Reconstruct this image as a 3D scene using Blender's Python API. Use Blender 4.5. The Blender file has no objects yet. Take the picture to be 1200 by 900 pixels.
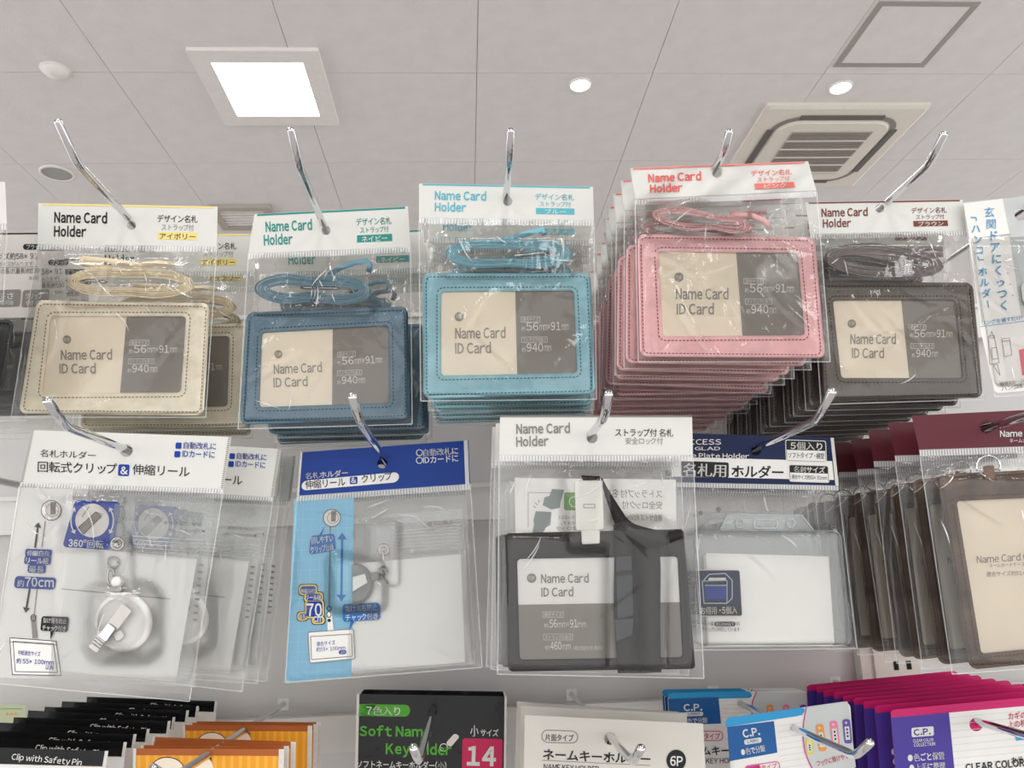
import bpy, math, random
from mathutils import Vector, Matrix
SC = bpy.context.scene
COL = SC.collection
# ---------------------------------------------------------------- camera
FPX = 930.0                      # focal length in pixels of the 1200 px wide frame
VPX, VPY = 548.0, 680.0          # where lines running into the shop meet
ROLL = 0.022
EYE = Vector((0, 0, 1.30))
_a = Vector(((VPX-600)/FPX, (450-VPY)/FPX, -1)).normalized()
_u = Vector((-ROLL, 1, 0))
AZ = (_u - _a*_u.dot(_a)).normalized()
AY = _a
AX = AY.cross(AZ)
cam = bpy.data.cameras.new('camera'); camo = bpy.data.objects.new('camera', cam); COL.objects.link(camo)
cam.sensor_width = 36; cam.lens = 36*FPX/1200; cam.clip_start = .01; cam.clip_end = 60
M3 = Matrix((AX, AY, AZ))        # camera axes -> world axes
camo.matrix_world = Matrix.Translation(EYE) @ M3.to_4x4()
SC.camera = camo
# ---------------------------------------------------------------- world, lights, exposure
w = bpy.data.worlds.new('world'); SC.world = w; w.use_nodes = True
w.node_tree.nodes['Background'].inputs[0].default_value = (1.0, .992, .985, 1)
w.node_tree.nodes['Background'].inputs[1].default_value = 1.5
SC.view_settings.view_transform = 'Standard'; SC.view_settings.look = 'None'
SC.view_settings.gamma = 1; SC.view_settings.use_curve_mapping = False
SC.view_settings.exposure = 0.25
SC.cycles.transparent_max_bounces = 48
SC.cycles.max_bounces = 8
ZC = EYE.z + 2.5                 # ceiling height
def area(name, loc, sx, sy, power, tgt=None, col=(1, .99, .975)):
    l = bpy.data.lights.new(name, 'AREA'); l.shape = 'RECTANGLE'; l.size = sx; l.size_y = sy; l.energy = power; l.color = col
    o = bpy.data.objects.new(name, l); COL.objects.link(o); o.location = loc
    o['label'] = 'white square ceiling lamp over the aisle, outside the picture'; o['category'] = 'lamp'; o['group'] = 'aisle ceiling lamps'
    return o
for i, (x, y) in enumerate([(-1.6, -.9), (.25, -.9), (2.1, -.9), (-1.6, -2.8), (.25, -2.8), (2.1, -2.8), (-1.2, .95), (2.1, .95)]):
    area('aisle_lamp', (x, y, ZC-.02), .6, .6, 9)

# ---------------------------------------------------------------- pixel helpers
def ray(px, py):
    return M3 @ Vector(((px-600)/FPX, (450-py)/FPX, -1))
def at(px, py, Y):               # point at depth Y behind the lens along the aisle
    r = ray(px, py); return EYE + r*(Y/r.y)
def atz(px, py, z):
    r = ray(px, py); return EYE + r*((z-EYE.z)/r.z)
def lerp(a, b, t): return (a[0]+(b[0]-a[0])*t, a[1]+(b[1]-a[1])*t)
def bil(q, u, v):                # q = TL, TR, BR, BL
    return lerp(lerp(q[0], q[1], u), lerp(q[3], q[2], u), v)
def sub(q, u0, v0, u1, v1): return [bil(q, u0, v0), bil(q, u1, v0), bil(q, u1, v1), bil(q, u0, v1)]
def dist(a, b): return math.hypot(a[0]-b[0], a[1]-b[1])
def rrect(q, r, n=4):            # rounded outline of a quad, clockwise from the top left
    W = (dist(q[0], q[1])+dist(q[3], q[2]))/2; H = (dist(q[0], q[3])+dist(q[1], q[2]))/2
    ru, rv = min(.499, r/W), min(.499, r/H); out = []
    for cx, cy, a0 in ((ru, rv, 180), (1-ru, rv, 270), (1-ru, 1-rv, 0), (ru, 1-rv, 90)):
        for k in range(n+1):
            a = math.radians(a0 + 90*k/n)
            out.append(bil(q, cx+ru*math.cos(a), cy+rv*math.sin(a)))
    return out
def circ(cx, cy, rx, ry=None, n=20, a0=0):
    ry = rx if ry is None else ry
    return [(cx+rx*math.cos(2*math.pi*k/n+a0), cy+ry*math.sin(2*math.pi*k/n+a0)) for k in range(n)]
def inset(q, d):                 # shrink (d>0) or grow a quad by d px
    W = (dist(q[0], q[1])+dist(q[3], q[2]))/2; H = (dist(q[0], q[3])+dist(q[1], q[2]))/2
    return sub(q, d/W, d/H, 1-d/W, 1-d/H)
def smooth(t): t = max(0, min(1, t)); return t*t*(3-2*t)

class Surf:                      # the hanging plane of one package
    def __init__(s, p0, tilt=0.06, yaw=0.0, bend=None):
        s.p0 = p0; s.n = Vector((math.sin(yaw)*math.cos(tilt), -math.cos(yaw)*math.cos(tilt), math.sin(tilt))); s.bend = bend
        s.c = (p0-EYE).dot(s.n)
    def __call__(s, px, py, off=0.0):
        if s.bend: off = off + s.bend(px, py)
        r = ray(px, py); return EYE + r*((s.c+off)/r.dot(s.n))

# ---------------------------------------------------------------- materials
MATS = {}
def lin(h):
    c = [int(h[i:i+2], 16)/255 for i in (0, 2, 4)]
    return [x/12.92 if x <= .04045 else ((x+.055)/1.055)**2.4 for x in c] + [1]
def mat(name, hexc='ffffff', rough=.5, metal=0.0, kind='plain', emit=0):
    if name in MATS: return MATS[name]
    m = bpy.data.materials.new(name); m.use_nodes = True; MATS[name] = m
    nt = m.node_tree; N = nt.nodes; L = nt.links; b = N['Principled BSDF']; c = lin(hexc)
    b.inputs['Specular IOR Level'].default_value = .5 if kind == 'leather' or metal else .28; b.inputs['Roughness'].default_value = rough; b.inputs['Metallic'].default_value = metal
    tc = N.new('ShaderNodeTexCoord')
    def noise(scale, detail=3, rough_=.55):
        n = N.new('ShaderNodeTexNoise'); n.inputs['Scale'].default_value = scale; n.inputs['Detail'].default_value = detail
        n.inputs['Roughness'].default_value = rough_; L.new(tc.outputs['Object'], n.inputs['Vector']); return n
    def ramp(src, a, b_, p0=.3, p1=.7):
        r = N.new('ShaderNodeValToRGB'); L.new(src, r.inputs[0]); e = r.color_ramp.elements
        e[0].position = p0; e[0].color = a; e[1].position = p1; e[1].color = b_; return r
    def bump(src, strength, d):
        q = N.new('ShaderNodeBump'); q.inputs['Strength'].default_value = strength; q.inputs['Distance'].default_value = d
        L.new(src, q.inputs['Height']); L.new(q.outputs[0], b.inputs['Normal']); return q
    def tint(k): return [min(1, x*k) for x in c[:3]]+[1]
    sc, am = {'leather': (90, .10), 'suede': (45, .45), 'ceiling': (9, .03), 'board': (3, .05), 'fabric': (300, .04), 'card': (25, .02)}.get(kind, (30, .025))
    n = noise(sc, 4); r = ramp(n.outputs[0], tint(1-am), tint(1+am)); L.new(r.outputs[0], b.inputs['Base Color'])
    if kind == 'leather':
        v = N.new('ShaderNodeTexVoronoi'); v.inputs['Scale'].default_value = 900; L.new(tc.outputs['Object'], v.inputs['Vector'])
        n2 = noise(350, 5); a = N.new('ShaderNodeMath'); a.operation = 'ADD'; L.new(v.outputs['Distance'], a.inputs[0]); L.new(n2.outputs[0], a.inputs[1])
        bump(a.outputs[0], .22, .0006)
    elif kind == 'suede': bump(noise(500, 6).outputs[0], .35, .0006)
    elif kind == 'fabric': bump(noise(1500, 2).outputs[0], .04, .0001)
    elif kind == 'ceiling':
        n2 = noise(70, 6, .7); q = ramp(n2.outputs[0], (0, 0, 0, 1), (1, 1, 1, 1), .36, .5); bump(q.outputs[0], .25, .004)
    elif kind == 'card': bump(noise(60, 3).outputs[0], .10, .002)
    elif kind == 'paperfold': bump(noise(28, 4).outputs[0], .45, .003)
    if emit:
        b.inputs['Emission Color'].default_value = c; b.inputs['Emission Strength'].default_value = emit
    return m
def film_mat(name, haze=.06, strength=1.3, rough=.07, bscale=55, bstr=.22, col='f4f6f6', tintc=(.985, .985, .98, 1)):
    if name in MATS: return MATS[name]
    m = bpy.data.materials.new(name); m.use_nodes = True; MATS[name] = m
    nt = m.node_tree; N = nt.nodes; L = nt.links; N.remove(N['Principled BSDF']); out = N['Material Output']
    tc = N.new('ShaderNodeTexCoord')
    mp = N.new('ShaderNodeMapping'); mp.inputs['Scale'].default_value = (1, 1, .45); mp.inputs['Rotation'].default_value = (0, .5, 0); L.new(tc.outputs['Object'], mp.inputs[0])
    n = N.new('ShaderNodeTexNoise'); n.inputs['Scale'].default_value = bscale; n.inputs['Detail'].default_value = 3; n.inputs['Distortion'].default_value = .8; L.new(mp.outputs[0], n.inputs['Vector'])
    bp = N.new('ShaderNodeBump'); bp.inputs['Strength'].default_value = bstr; bp.inputs['Distance'].default_value = .006; L.new(n.outputs[0], bp.inputs['Height'])
    tr = N.new('ShaderNodeBsdfTransparent'); tr.inputs[0].default_value = tintc
    gl = N.new('ShaderNodeBsdfGlossy'); gl.inputs['Roughness'].default_value = rough; L.new(bp.outputs[0], gl.inputs['Normal'])
    df = N.new('ShaderNodeBsdfDiffuse'); df.inputs[0].default_value = lin(col)
    fr = N.new('ShaderNodeFresnel'); fr.inputs[0].default_value = 1.5
    mu = N.new('ShaderNodeMath'); mu.operation = 'MULTIPLY'; mu.use_clamp = True; mu.inputs[1].default_value = strength; L.new(fr.outputs[0], mu.inputs[0])
    m1 = N.new('ShaderNodeMixShader'); m1.inputs[0].default_value = haze; L.new(tr.outputs[0], m1.inputs[1]); L.new(df.outputs[0], m1.inputs[2])
    m2 = N.new('ShaderNodeMixShader'); L.new(mu.outputs[0], m2.inputs[0]); L.new(m1.outputs[0], m2.inputs[1]); L.new(gl.outputs[0], m2.inputs[2])
    L.new(m2.outputs[0], out.inputs[0]); return m
film_mat('seal_rib', .75, 1.2, .2, 55, .2); film_mat('crease', .5, .8, .2, 55, .05); film_mat('film', .025, .95); film_mat('film_back', .04, .5, .12); film_mat('seal', .42, 1.5, .2, 55, .2)
film_mat('pouch', .13, .9, .08, 16, .06, 'e6edef'); film_mat('window', .0, .5, .04, 12, .10)
film_mat('film_reel', .13, 1.9, .05, 35, .35)
mat('white', 'dfe0db', .45, kind='card'); mat('bright_paper', 'f7f6f3', .6, kind='card'); mat('paper', 'f3f0ec', .6, kind='card'); mat('black', '121213', .45)
mat('chrome', 'd8d9dc', .07, 1.0); mat('steel', 'b8b4b0', .25, 1.0); mat('grey_print', '8a8580', .5); mat('dark_print', '202024', .5)
mat('cream', 'f8ecd9', .55); mat('taupe', '8f8880', .5); mat('card_text', '9b948c', .5); mat('pale_print', 'e9e4de', .5)
mat('ivory_leather', 'f5edd8', .5, kind='leather'); mat('ivory_fabric', 'f0dfbe', .6, kind='fabric'); mat('ivory_thread', '9a7f5c', .7)
mat('navy_leather', '5c8094', .42, kind='leather'); mat('navy_fabric', '6f94a4', .55, kind='fabric'); mat('navy_thread', '27455a', .7)
mat('blue_leather', '92c4d0', .42, kind='leather'); mat('blue_fabric', '86bccb', .55, kind='fabric'); mat('blue_thread', '2f6a7c', .7)
mat('pink_leather', 'f4c2c4', .42, kind='leather'); mat('pink_fabric', 'dcaaaa', .55, kind='fabric'); mat('pink_thread', 'a04a50', .7)
mat('brown_leather', '6a6058', .45, kind='leather'); mat('brown_fabric', '8a807e', .55, kind='fabric'); mat('brown_thread', '332b27', .7)

# ---------------------------------------------------------------- mesh builder
_chr = {}; _txt = {}
def one(ch, bold):
    k = (ch, bold)
    if k not in _chr:
        c = bpy.data.curves.new('lettering', 'FONT'); c.body = chr(ord(ch)+0xFEE0) if '!' <= ch <= '~' else ch
        c.resolution_u = 2; c.offset = bold
        o = bpy.data.objects.new('lettering', c); COL.objects.link(o)
        bpy.context.view_layer.update()
        m = bpy.data.meshes.new_from_object(o.evaluated_get(bpy.context.evaluated_depsgraph_get()))
        vs = [(v.co.x, v.co.y) for v in m.vertices]; fs = [tuple(p.vertices) for p in m.polygons]
        bpy.data.objects.remove(o); bpy.data.curves.remove(c); bpy.data.meshes.remove(m)
        _chr[k] = (vs, fs)
    return _chr[k]
def glyphs(s, bold, gap=.075):   # letters set one by one with even spacing
    k = (s, bold)
    if k not in _txt:
        V = []; F = []; x = 0
        for ch in s:
            if ch == ' ': x += .24; continue
            kanji = ord(ch) >= 0x4E00 and ord(ch) < 0xFF00
            if ch in 'Il':           # plain upright strokes
                h, w_ = (.735 if ch == 'I' else .77)+bold, .09+2*bold
                vs, fs = [(0, -bold), (w_, -bold), (w_, h), (0, h)], [(0, 1, 2, 3)]
            else:
                vs, fs = one(ch, 0.0 if kanji else bold)
                if kanji and bold > .005:
                    n_ = len(vs); vs = vs+[(a+bold*1.6, b) for a, b in vs]; fs = fs+[tuple(q+n_ for q in f) for f in fs]
            if not vs: x += .3; continue
            x0 = min(v[0] for v in vs); x1 = max(v[0] for v in vs); n = len(V)
            if ord(ch) < 128: e_ = .035 if ch in 'Il1' else 0; dx = x-x0+e_; x += x1-x0+gap+2*e_
            else: dx = x-.03; x += .97 if ch not in 'ッ・' else .8
            V += [(a+dx, b) for a, b in vs]; F += [tuple(q+n for q in f) for f in fs]
        _txt[k] = (V, F, min(v[0] for v in V), max(v[0] for v in V), max(v[1] for v in V))
    return _txt[k]
class MB:
    def __init__(s, S=None): s.S = S; s.v = []; s.f = []; s.m = []; s.names = []; s.smooth = []
    def mi(s, name):
        if name not in s.names: s.names.append(name)
        return s.names.index(name)
    def add(s, vs, fs, m, sm=False):
        o = len(s.v); s.v += [Vector(v) for v in vs]; i = s.mi(m)
        for f in fs: s.f.append([o+k for k in f]); s.m.append(i); s.smooth.append(sm)
    def poly(s, pts, off, m): s.add([s.S(x, y, off) for x, y in pts], [list(range(len(pts)))[::-1]], m)
    def loft(s, rings, m, cap=True, back=False, sm=False):      # rings: [(pts, off)...] outside/back first
        n = len(rings[0][0]); vs = []; fs = []
        for pts, off in rings: vs += [s.S(x, y, off) for x, y in pts]
        for r in range(len(rings)-1):
            for k in range(n): a = r*n+k; b = r*n+(k+1) % n; fs.append([a, a+n, b+n, b])
        if cap: fs.append([(len(rings)-1)*n+k for k in range(n)][::-1])
        if back: fs.append(list(range(n)))
        s.add(vs, fs, m, sm)
    def slab(s, pts, o0, o1, m, bev=.0):
        if bev:
            cx = sum(p[0] for p in pts)/len(pts); cy = sum(p[1] for p in pts)/len(pts)
            R = max(dist(p, (cx, cy)) for p in pts); k = 1-bev/R
            s.loft([(pts, o0), (pts, o1-(o1-o0)*.35), ([(cx+(x-cx)*k, cy+(y-cy)*k) for x, y in pts], o1)], m)
        else: s.loft([(pts, o0), (pts, o1)], m)
    def line(s, a, b, w, m, off=.0004):
        d = dist(a, b) or 1; nx, ny = -(b[1]-a[1])/d*w/2, (b[0]-a[0])/d*w/2
        s.poly([(a[0]-nx, a[1]-ny), (b[0]-nx, b[1]-ny), (b[0]+nx, b[1]+ny), (a[0]+nx, a[1]+ny)], off, m)
    def path(s, pts, w, m, off=.0004, closed=False):
        n = len(pts)
        for k in range(n if closed else n-1): s.line(pts[k], pts[(k+1) % n], w, m, off)
    def arrow(s, a, b, w, m, off=.0004, head=6, both=False):
        d = dist(a, b); ux, uy = (b[0]-a[0])/d, (b[1]-a[1])/d
        s.line((a[0]+ux*(head if both else 0), a[1]+uy*(head if both else 0)), (b[0]-ux*head, b[1]-uy*head), w, m, off)
        for (p, q) in (((b, 1),) if not both else ((b, 1), (a, -1))):
            s.poly([p, (p[0]-q*ux*head-uy*head*.7, p[1]-q*uy*head+ux*head*.7), (p[0]-q*ux*head+uy*head*.7, p[1]-q*uy*head-ux*head*.7)], off, m)
    def text(s, t, a, b, h, m, off=.0004, bold=0.0, mirror=False, up=None):  # baseline from a to b (px), tallest glyph h px
        vs, fs, x0, x1, y1 = glyphs(t, bold)
        d = dist(a, b); ux, uy = (b[0]-a[0])/d, (b[1]-a[1])/d
        if up is None: up = (uy, -ux)
        if mirror: a, b = b, a
        out = []
        for x, y in vs:
            t_ = (x-x0)/(x1-x0); q = y/y1*h
            out.append(s.S(a[0]+(b[0]-a[0])*t_+up[0]*q, a[1]+(b[1]-a[1])*t_+up[1]*q, off))
        s.add(out, fs, m)
    def tube(s, pts, r, m, n=10, cap=True, sm=True):                 # pts: world points
        pts = [Vector(p) for p in pts]; rr = r if isinstance(r, (list, tuple)) else [r]*len(pts)
        t = (pts[1]-pts[0]).normalized(); up = Vector((0, 0, 1)) if abs(t.z) < .9 else Vector((1, 0, 0))
        nrm = (up-t*up.dot(t)).normalized(); vs = []; fs = []
        for i, p in enumerate(pts):
            t = (pts[min(i+1, len(pts)-1)]-pts[max(i-1, 0)]).normalized()
            nrm = (nrm-t*nrm.dot(t)).normalized(); bn = t.cross(nrm)
            for k in range(n): a = 2*math.pi*k/n; vs.append(p+(nrm*math.cos(a)+bn*math.sin(a))*rr[i])
        for i in range(len(pts)-1):
            for k in range(n): a = i*n+k; b = i*n+(k+1) % n; fs.append([a, b, b+n, a+n])
        if cap: fs.append(list(range(n))[::-1]); fs.append([len(vs)-n+k for k in range(n)])
        s.add(vs, fs, m, sm)
    def ptube(s, pts, off, r, m, n=6):                                # px path tube, off number or list
        s.tube([s.S(p[0], p[1], off[i] if isinstance(off, list) else off) for i, p in enumerate(pts)], r, m, n)
    def box(s, lo, hi, m):
        x0, y0, z0 = lo; x1, y1, z1 = hi
        s.add([(x0, y0, z0), (x1, y0, z0), (x1, y1, z0), (x0, y1, z0), (x0, y0, z1), (x1, y0, z1), (x1, y1, z1), (x0, y1, z1)],
              [(0, 3, 2, 1), (4, 5, 6, 7), (0, 1, 5, 4), (1, 2, 6, 5), (2, 3, 7, 6), (3, 0, 4, 7)], m)
    def build(s, name, parent=None, org=None):
        o_ = Vector((0, 0, 0))
        if org is not None: o_ = Vector(org)
        elif parent is not None:
            r = parent
            while r.parent: r = r.parent
            o_ = r.location
        me = bpy.data.meshes.new(name); me.from_pydata([v-o_ for v in s.v], [], s.f); me.update()
        for n in s.names: me.materials.append(MATS[n])
        me.polygons.foreach_set('material_index', s.m); me.polygons.foreach_set('use_smooth', s.smooth)
        ob = bpy.data.objects.new(name, me); COL.objects.link(ob)
        if parent is not None: ob.parent = parent
        elif org is not None: ob.location = o_
        return ob
def thing(name, loc, label, cat, group=None):
    o = bpy.data.objects.new(name, None); o.empty_display_size = .01; COL.objects.link(o); o.location = loc; tag(o, label, cat, group); return o
def tag(o, label, cat, group=None):
    o['label'] = label; o['category'] = cat
    if group: o['group'] = group
    return o
def copy_tree(o, parent=None):
    c = o.copy(); COL.objects.link(c)
    if parent: c.parent = parent
    for ch in list(o.children): copy_tree(ch, c)
    return c

# ---------------------------------------------------------------- the shop: ceiling, walls, floor
mat('ceiling', 'e6e2e1', .9, kind='ceiling'); mat('ceiling_gap', 'a8a09b', .9); mat('floor', 'cfcdcb', .35, kind='board'); mat('wall', 'd9d4ce', .8, kind='board')
def struct(o): o['kind'] = 'structure'; return o
mb = MB(); mb.box((-8, -5, ZC+.012), (8, 14, ZC+.1), 'ceiling_gap'); ceil = struct(mb.build('ceiling'))
X0 = atz(560, 20, ZC).x; PX = .905
Y1 = atz(250, 85, ZC).y; Y2 = atz(250, 191, ZC).y; PY = Y2-Y1
print('tiles', X0, atz(75, 0, ZC).x, atz(315, 0, ZC).x, atz(798, 0, ZC).x, 'Y', Y1, Y2, PY)
g = .0014
tile = MB(); tile.box((g, g, -.0), (PX-g, PY-g, .012), 'ceiling'); proto = None
for i in range(-6, 6):
    for j in range(-3, 8):
        x, y = X0+i*PX, Y1+j*PY
        if j < 0 and abs(i) > 3: continue
        if proto is None: o = proto = tile.build('ceiling_panel', ceil); 
        else: o = proto.copy(); COL.objects.link(o)
        o.location = (x, y, ZC)
mb = MB(); mb.box((-8, -5, -.05), (8, 14, 0), 'floor'); struct(mb.build('floor'))
mb = MB(); mb.box((-8, 13.9, 0), (8, 14, ZC), 'wall'); struct(mb.build('wall_back'))

def cq(pts): return [atz(x, y, ZC) for x, y in pts]
def ceil_rect(px_pts):           # axis aligned rectangle from four px corners on the ceiling
    P = cq(px_pts); xs = sorted(p.x for p in P); ys = sorted(p.y for p in P)
    return (xs[0]+xs[1])/2, (ys[0]+ys[1])/2, (xs[2]+xs[3])/2, (ys[2]+ys[3])/2
mat('lamp_glow', 'fffdf8', .5, emit=9); mat('lamp_frame', 'eeeae6', .5); mat('spot_glow', 'fffaf0', .5, emit=14)
x0, y0, x1, y1 = ceil_rect([(247, 70), (357, 69), (373, 133), (279, 132)])
print('lamp', x0, y0, x1, y1)
lp = thing('ceiling_lamp', ((x0+x1)/2, (y0+y1)/2, ZC), 'bright square recessed ceiling lamp above the ivory packs', 'lamp')
def ringbox(mb, a, b, z0, z1, m):  # a outer (x0,y0,x1,y1), b inner
    mb.box((a[0], a[1], z0), (b[0], a[3], z1), m); mb.box((b[2], a[1], z0), (a[2], a[3], z1), m)
    mb.box((b[0], a[1], z0), (b[2], b[1], z1), m); mb.box((b[0], b[3], z0), (b[2], a[3], z1), m)
mb = MB(); ringbox(mb, (x0-.09, y0-.09, x1+.09, y1+.09), (x0, y0, x1, y1), ZC-.02, ZC, 'lamp_frame'); mb.build('lamp_frame', lp)
mb = MB(); mb.box((x0, y0, ZC-.008), (x1, y1, ZC-.001), 'lamp_glow'); mb.build('diffuser', lp)
def downlight(px, py, r, lab, glow, rim='lamp_frame'):
    c = atz(px, py, ZC); t = thing('downlight', c, lab, 'lamp')
    mb = MB(); ro, ri = r*1.16, r; vs = []; fs = []
    for rad, z in ((ro, 0), (ro, -.006), (ri, -.01), (ri*.97, 0)):
        vs += [(c.x+rad*math.cos(k*math.pi/16), c.y+rad*math.sin(k*math.pi/16), c.z+z) for k in range(32)]
    for q in range(3):
        for k in range(32): fs.append([q*32+k, q*32+(k+1) % 32, (q+1)*32+(k+1) % 32, (q+1)*32+k])
    mb.add(vs, fs, rim, True); mb.build('trim_ring', t)
    mb = MB(); mb.add([(c.x+ri*math.cos(k*math.pi/16), c.y+ri*math.sin(k*math.pi/16), c.z-.003) for k in range(32)], [list(range(32))[::-1]], glow); mb.build('diffuser' if 'glow' in glow else 'grille', t)
    return t
mat('dull', 'a8a6a2', .7)
downlight(680, 99, .052, 'round glowing ceiling downlight above the blue and pink packs', 'spot_glow')
downlight(985, 102, .054, 'round glowing ceiling downlight beside the air conditioner', 'spot_glow')
o = downlight(67, 203, .085, 'round dull grey ceiling speaker at the upper left', 'dull'); o.name = 'ceiling_speaker'; o['category'] = 'speaker'
c = atz(65, 82, ZC); t = thing('smoke_detector', c, 'small pale dome on the ceiling at the upper left', 'detector')
mb = MB(); mb.tube([c, c+Vector((0, 0, -.012)), c+Vector((0, 0, -.03)), c+Vector((0, 0, -.038))], [.06, .058, .04, .012], 'lamp_frame', 24); mb.build('dome', t)
mb = MB(); mb.tube([c+Vector((0, 0, .004)), c+Vector((0, 0, -.005))], [.07, .07], 'lamp_frame', 24); mb.build('base', t)
# access hatch
x0, y0, x1, y1 = ceil_rect([(1036, 2), (1142, 7), (1080, 76), (980, 75)])
mat('hatch_trim', 'a39d98', .6)
t = thing('access_hatch', ((x0+x1)/2, (y0+y1)/2, ZC), 'square ceiling access hatch with grey trim at the upper right', 'hatch')
mb = MB(); ringbox(mb, (x0-.016, y0-.016, x1+.016, y1+.016), (x0+.012, y0+.012, x1-.012, y1-.012), ZC-.005, ZC+.0, 'hatch_trim'); mb.build('trim_frame', t)
mb = MB(); mb.box((x0+.014, y0+.014, ZC-.003), (x1-.014, y1-.014, ZC-.0005), 'ceiling'); mb.build('hatch_panel', t)
# cassette air conditioner
mat('ac_white', 'e4ddd3', .5); mat('ac_dark', '6a6663', .6); mat('ac_grille', 'b5aea5', .6); mat('ac_groove', '8d8780', .6)
x0, y0, x1, y1 = ceil_rect([(900, 118), (1088, 122), (1000, 215), (840, 215)])
print('ac', x0, y0, x1, y1)
y1 = y0+(x1-x0)
t = thing('air_conditioner', ((x0+x1)/2, (y0+y1)/2, ZC), 'square ceiling cassette air conditioner with a slatted intake', 'air conditioner')
class CeilS:
    def __call__(s, u, v, off=0): return Vector((x0+(x1-x0)*u, y0+(y1-y0)*v, ZC-off))
CS = CeilS()
def up(mb):   # faces should look down; flip
    mb.f = [f[::-1] for f in mb.f]; return mb
def crect(u0, v0, u1, v1, r, n=5):
    return rrect([(u0, v0), (u1, v0), (u1, v1), (u0, v1)], r, n)
mb = MB(CS); mb.loft([(crect(0, 0, 1, 1, .01), 0), (crect(.0, .0, 1, 1, .01), .02), (crect(.02, .02, .98, .98, .02), .03)], 'ac_white'); mb.build('panel', t)
mb = MB(CS); mb.loft([(crect(.1, .1, .9, .9, .16), .031), (crect(.1, .1, .9, .9, .16), .034), (crect(.13, .13, .87, .87, .14), .034), (crect(.13, .13, .87, .87, .14), .031)], 'ac_groove', cap=False); mb.build('air_groove', t)
mb = MB(CS); mb.loft([(crect(.14, .14, .86, .86, .13), .03), (crect(.15, .15, .85, .85, .12), .045)], 'ac_white'); mb.build('face_plate', t)
for (a, b, c_, d) in ((.24, .085, .76, .125), (.24, .875, .76, .915), (.085, .24, .125, .76), (.875, .24, .915, .76)):
    mb = MB(CS); mb.slab([(a, b), (c_, b), (c_, d), (a, d)], .03, .037, 'ac_dark'); mb.build('air_outlet', t)
mb = MB(CS); mb.slab([(.24, .24), (.76, .24), (.76, .76), (.24, .76)], .045, .047, 'ac_grille'); gr = mb.build('intake_grille', t)
for k in range(5):
    v = .25+k*.1
    for q in range(5):
        vv = v+q*.017
        mb = MB(CS); mb.slab([(.25, vv), (.75, vv), (.75, vv+.007), (.25, vv+.007)], .047, .05, 'ac_groove'); mb.build('slat', gr)
    mb = MB(CS); mb.slab([(.24, v+.086), (.76, v+.086), (.76, v+.093), (.24, v+.093)], .047, .053, 'ac_white'); mb.build('grille_bar', gr)
# long vent strip far behind the ivory packs
x0, y0, x1, y1 = ceil_rect([(255, 243), (312, 243), (318, 262), (268, 262)])
t = thing('ceiling_vent', ((x0+x1)/2, (y0+y1)/2, ZC), 'grey ceiling vent seen between the ivory and navy packs', 'vent')
mb = MB(); ringbox(mb, (x0-.05, y0-.05, x1+.05, y1+.05), (x0, y0, x1, y1), ZC-.03, ZC, 'ac_grille'); mb.build('frame', t)
for k in range(6):
    mb = MB(); yy = y0+(y1-y0)*(k+.3)/6; mb.box((x0, yy, ZC-.022), (x1, yy+(y1-y0)/14, ZC-.004), 'lamp_frame'); mb.build('slat', t)

# ---------------------------------------------------------------- the display gondola
YB = .80
mat('board', 'd2d1d0', .42, kind='board'); mat('bar', 'e6e6e3', .35, kind='board'); mat('post', 'd6d0c8', .4)
mat('slot', '1a1a1a', .8)
gd = thing('display_gondola', (0, YB, 0), 'light grey shop display rack with cross bars behind the hanging packs', 'display rack')
top = at(488, 366, YB).z
mb = MB(); mb.box((-.95, YB, .25), (1.15, YB+.02, top), 'board'); mb.build('back_panel', gd)
def bar(px, ptop, pbot):
    z1 = at(px, ptop, YB-.012).z; z0 = at(px, pbot, YB-.012).z
    mb = MB(); mb.box((-.95, YB-.012, z0), (1.15, YB-.0005, z1), 'bar'); mb.box((-.95, YB-.016, z1-.004), (1.15, YB-.012, z1), 'bar'); mb.build('cross_bar', gd); return (z0+z1)/2, z1
zt = bar(488, 368, 408); zm = bar(340, 573, 616); zb = bar(400, 838, 882)
xa = at(1010, 785, YB-.014).x; xb = at(1076, 785, YB-.014).x
mb = MB(); mb.box((xa, YB-.014, .1), (xb, YB-.0005, top+.01), 'post'); mb.box((xa+.012, YB-.017, .1), (xb, YB-.014, top+.01), 'post'); po = mb.build('upright', gd)
for k in range(-6, 7):
    z = at(1050, 780, YB-.017).z + k*.05
    for px in (1050, 1065):
        x = at(px, 780, YB-.017).x
        mb = MB(); mb.box((x-.0022, YB-.0178, z-.004), (x+.0022, YB-.0165, z+.004), 'slot'); mb.build('slot', po)
mb = MB(); mb.box((-.95, YB-.0, .1), (1.15, YB+.3, .18), 'board'); mb.build('base_shelf', gd)

# ---------------------------------------------------------------- hooks
HR = .0026
def hook(bend, tip, Db, label, dtip=.024, zbar=None):
    P = at(bend[0], bend[1], Db)
    T = at(tip[0], tip[1], Db-dtip); T.x = P.x + (T.x-P.x)*.6
    h = thing('display_hook', (P.x, YB-.012, P.z), label, 'hook', None)
    A = Vector((P.x, YB-.016, P.z)); pts = [A, (A+P)/2]
    d = (P-A).normalized(); e = (T-P).normalized(); c = .007
    a, b = P-d*c, P+e*c
    for k in range(7):
        q = k/6; pts.append(a*(1-q)**2+P*2*q*(1-q)+b*q*q)
    pts += [T-e*.001, T]
    mb = MB(); mb.tube(pts, [HR]*(len(pts)-1)+[HR*.6], 'chrome', 16); mb.build('rod', h)
    zl = zbar if zbar else P.z
    mb = MB(); mb.box((P.x-.005, YB-.0175, P.z-.005), (P.x+.005, YB-.0165, P.z+.005), 'bar'); mb.build('mounting_plate', h)
    return P, Db
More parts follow.
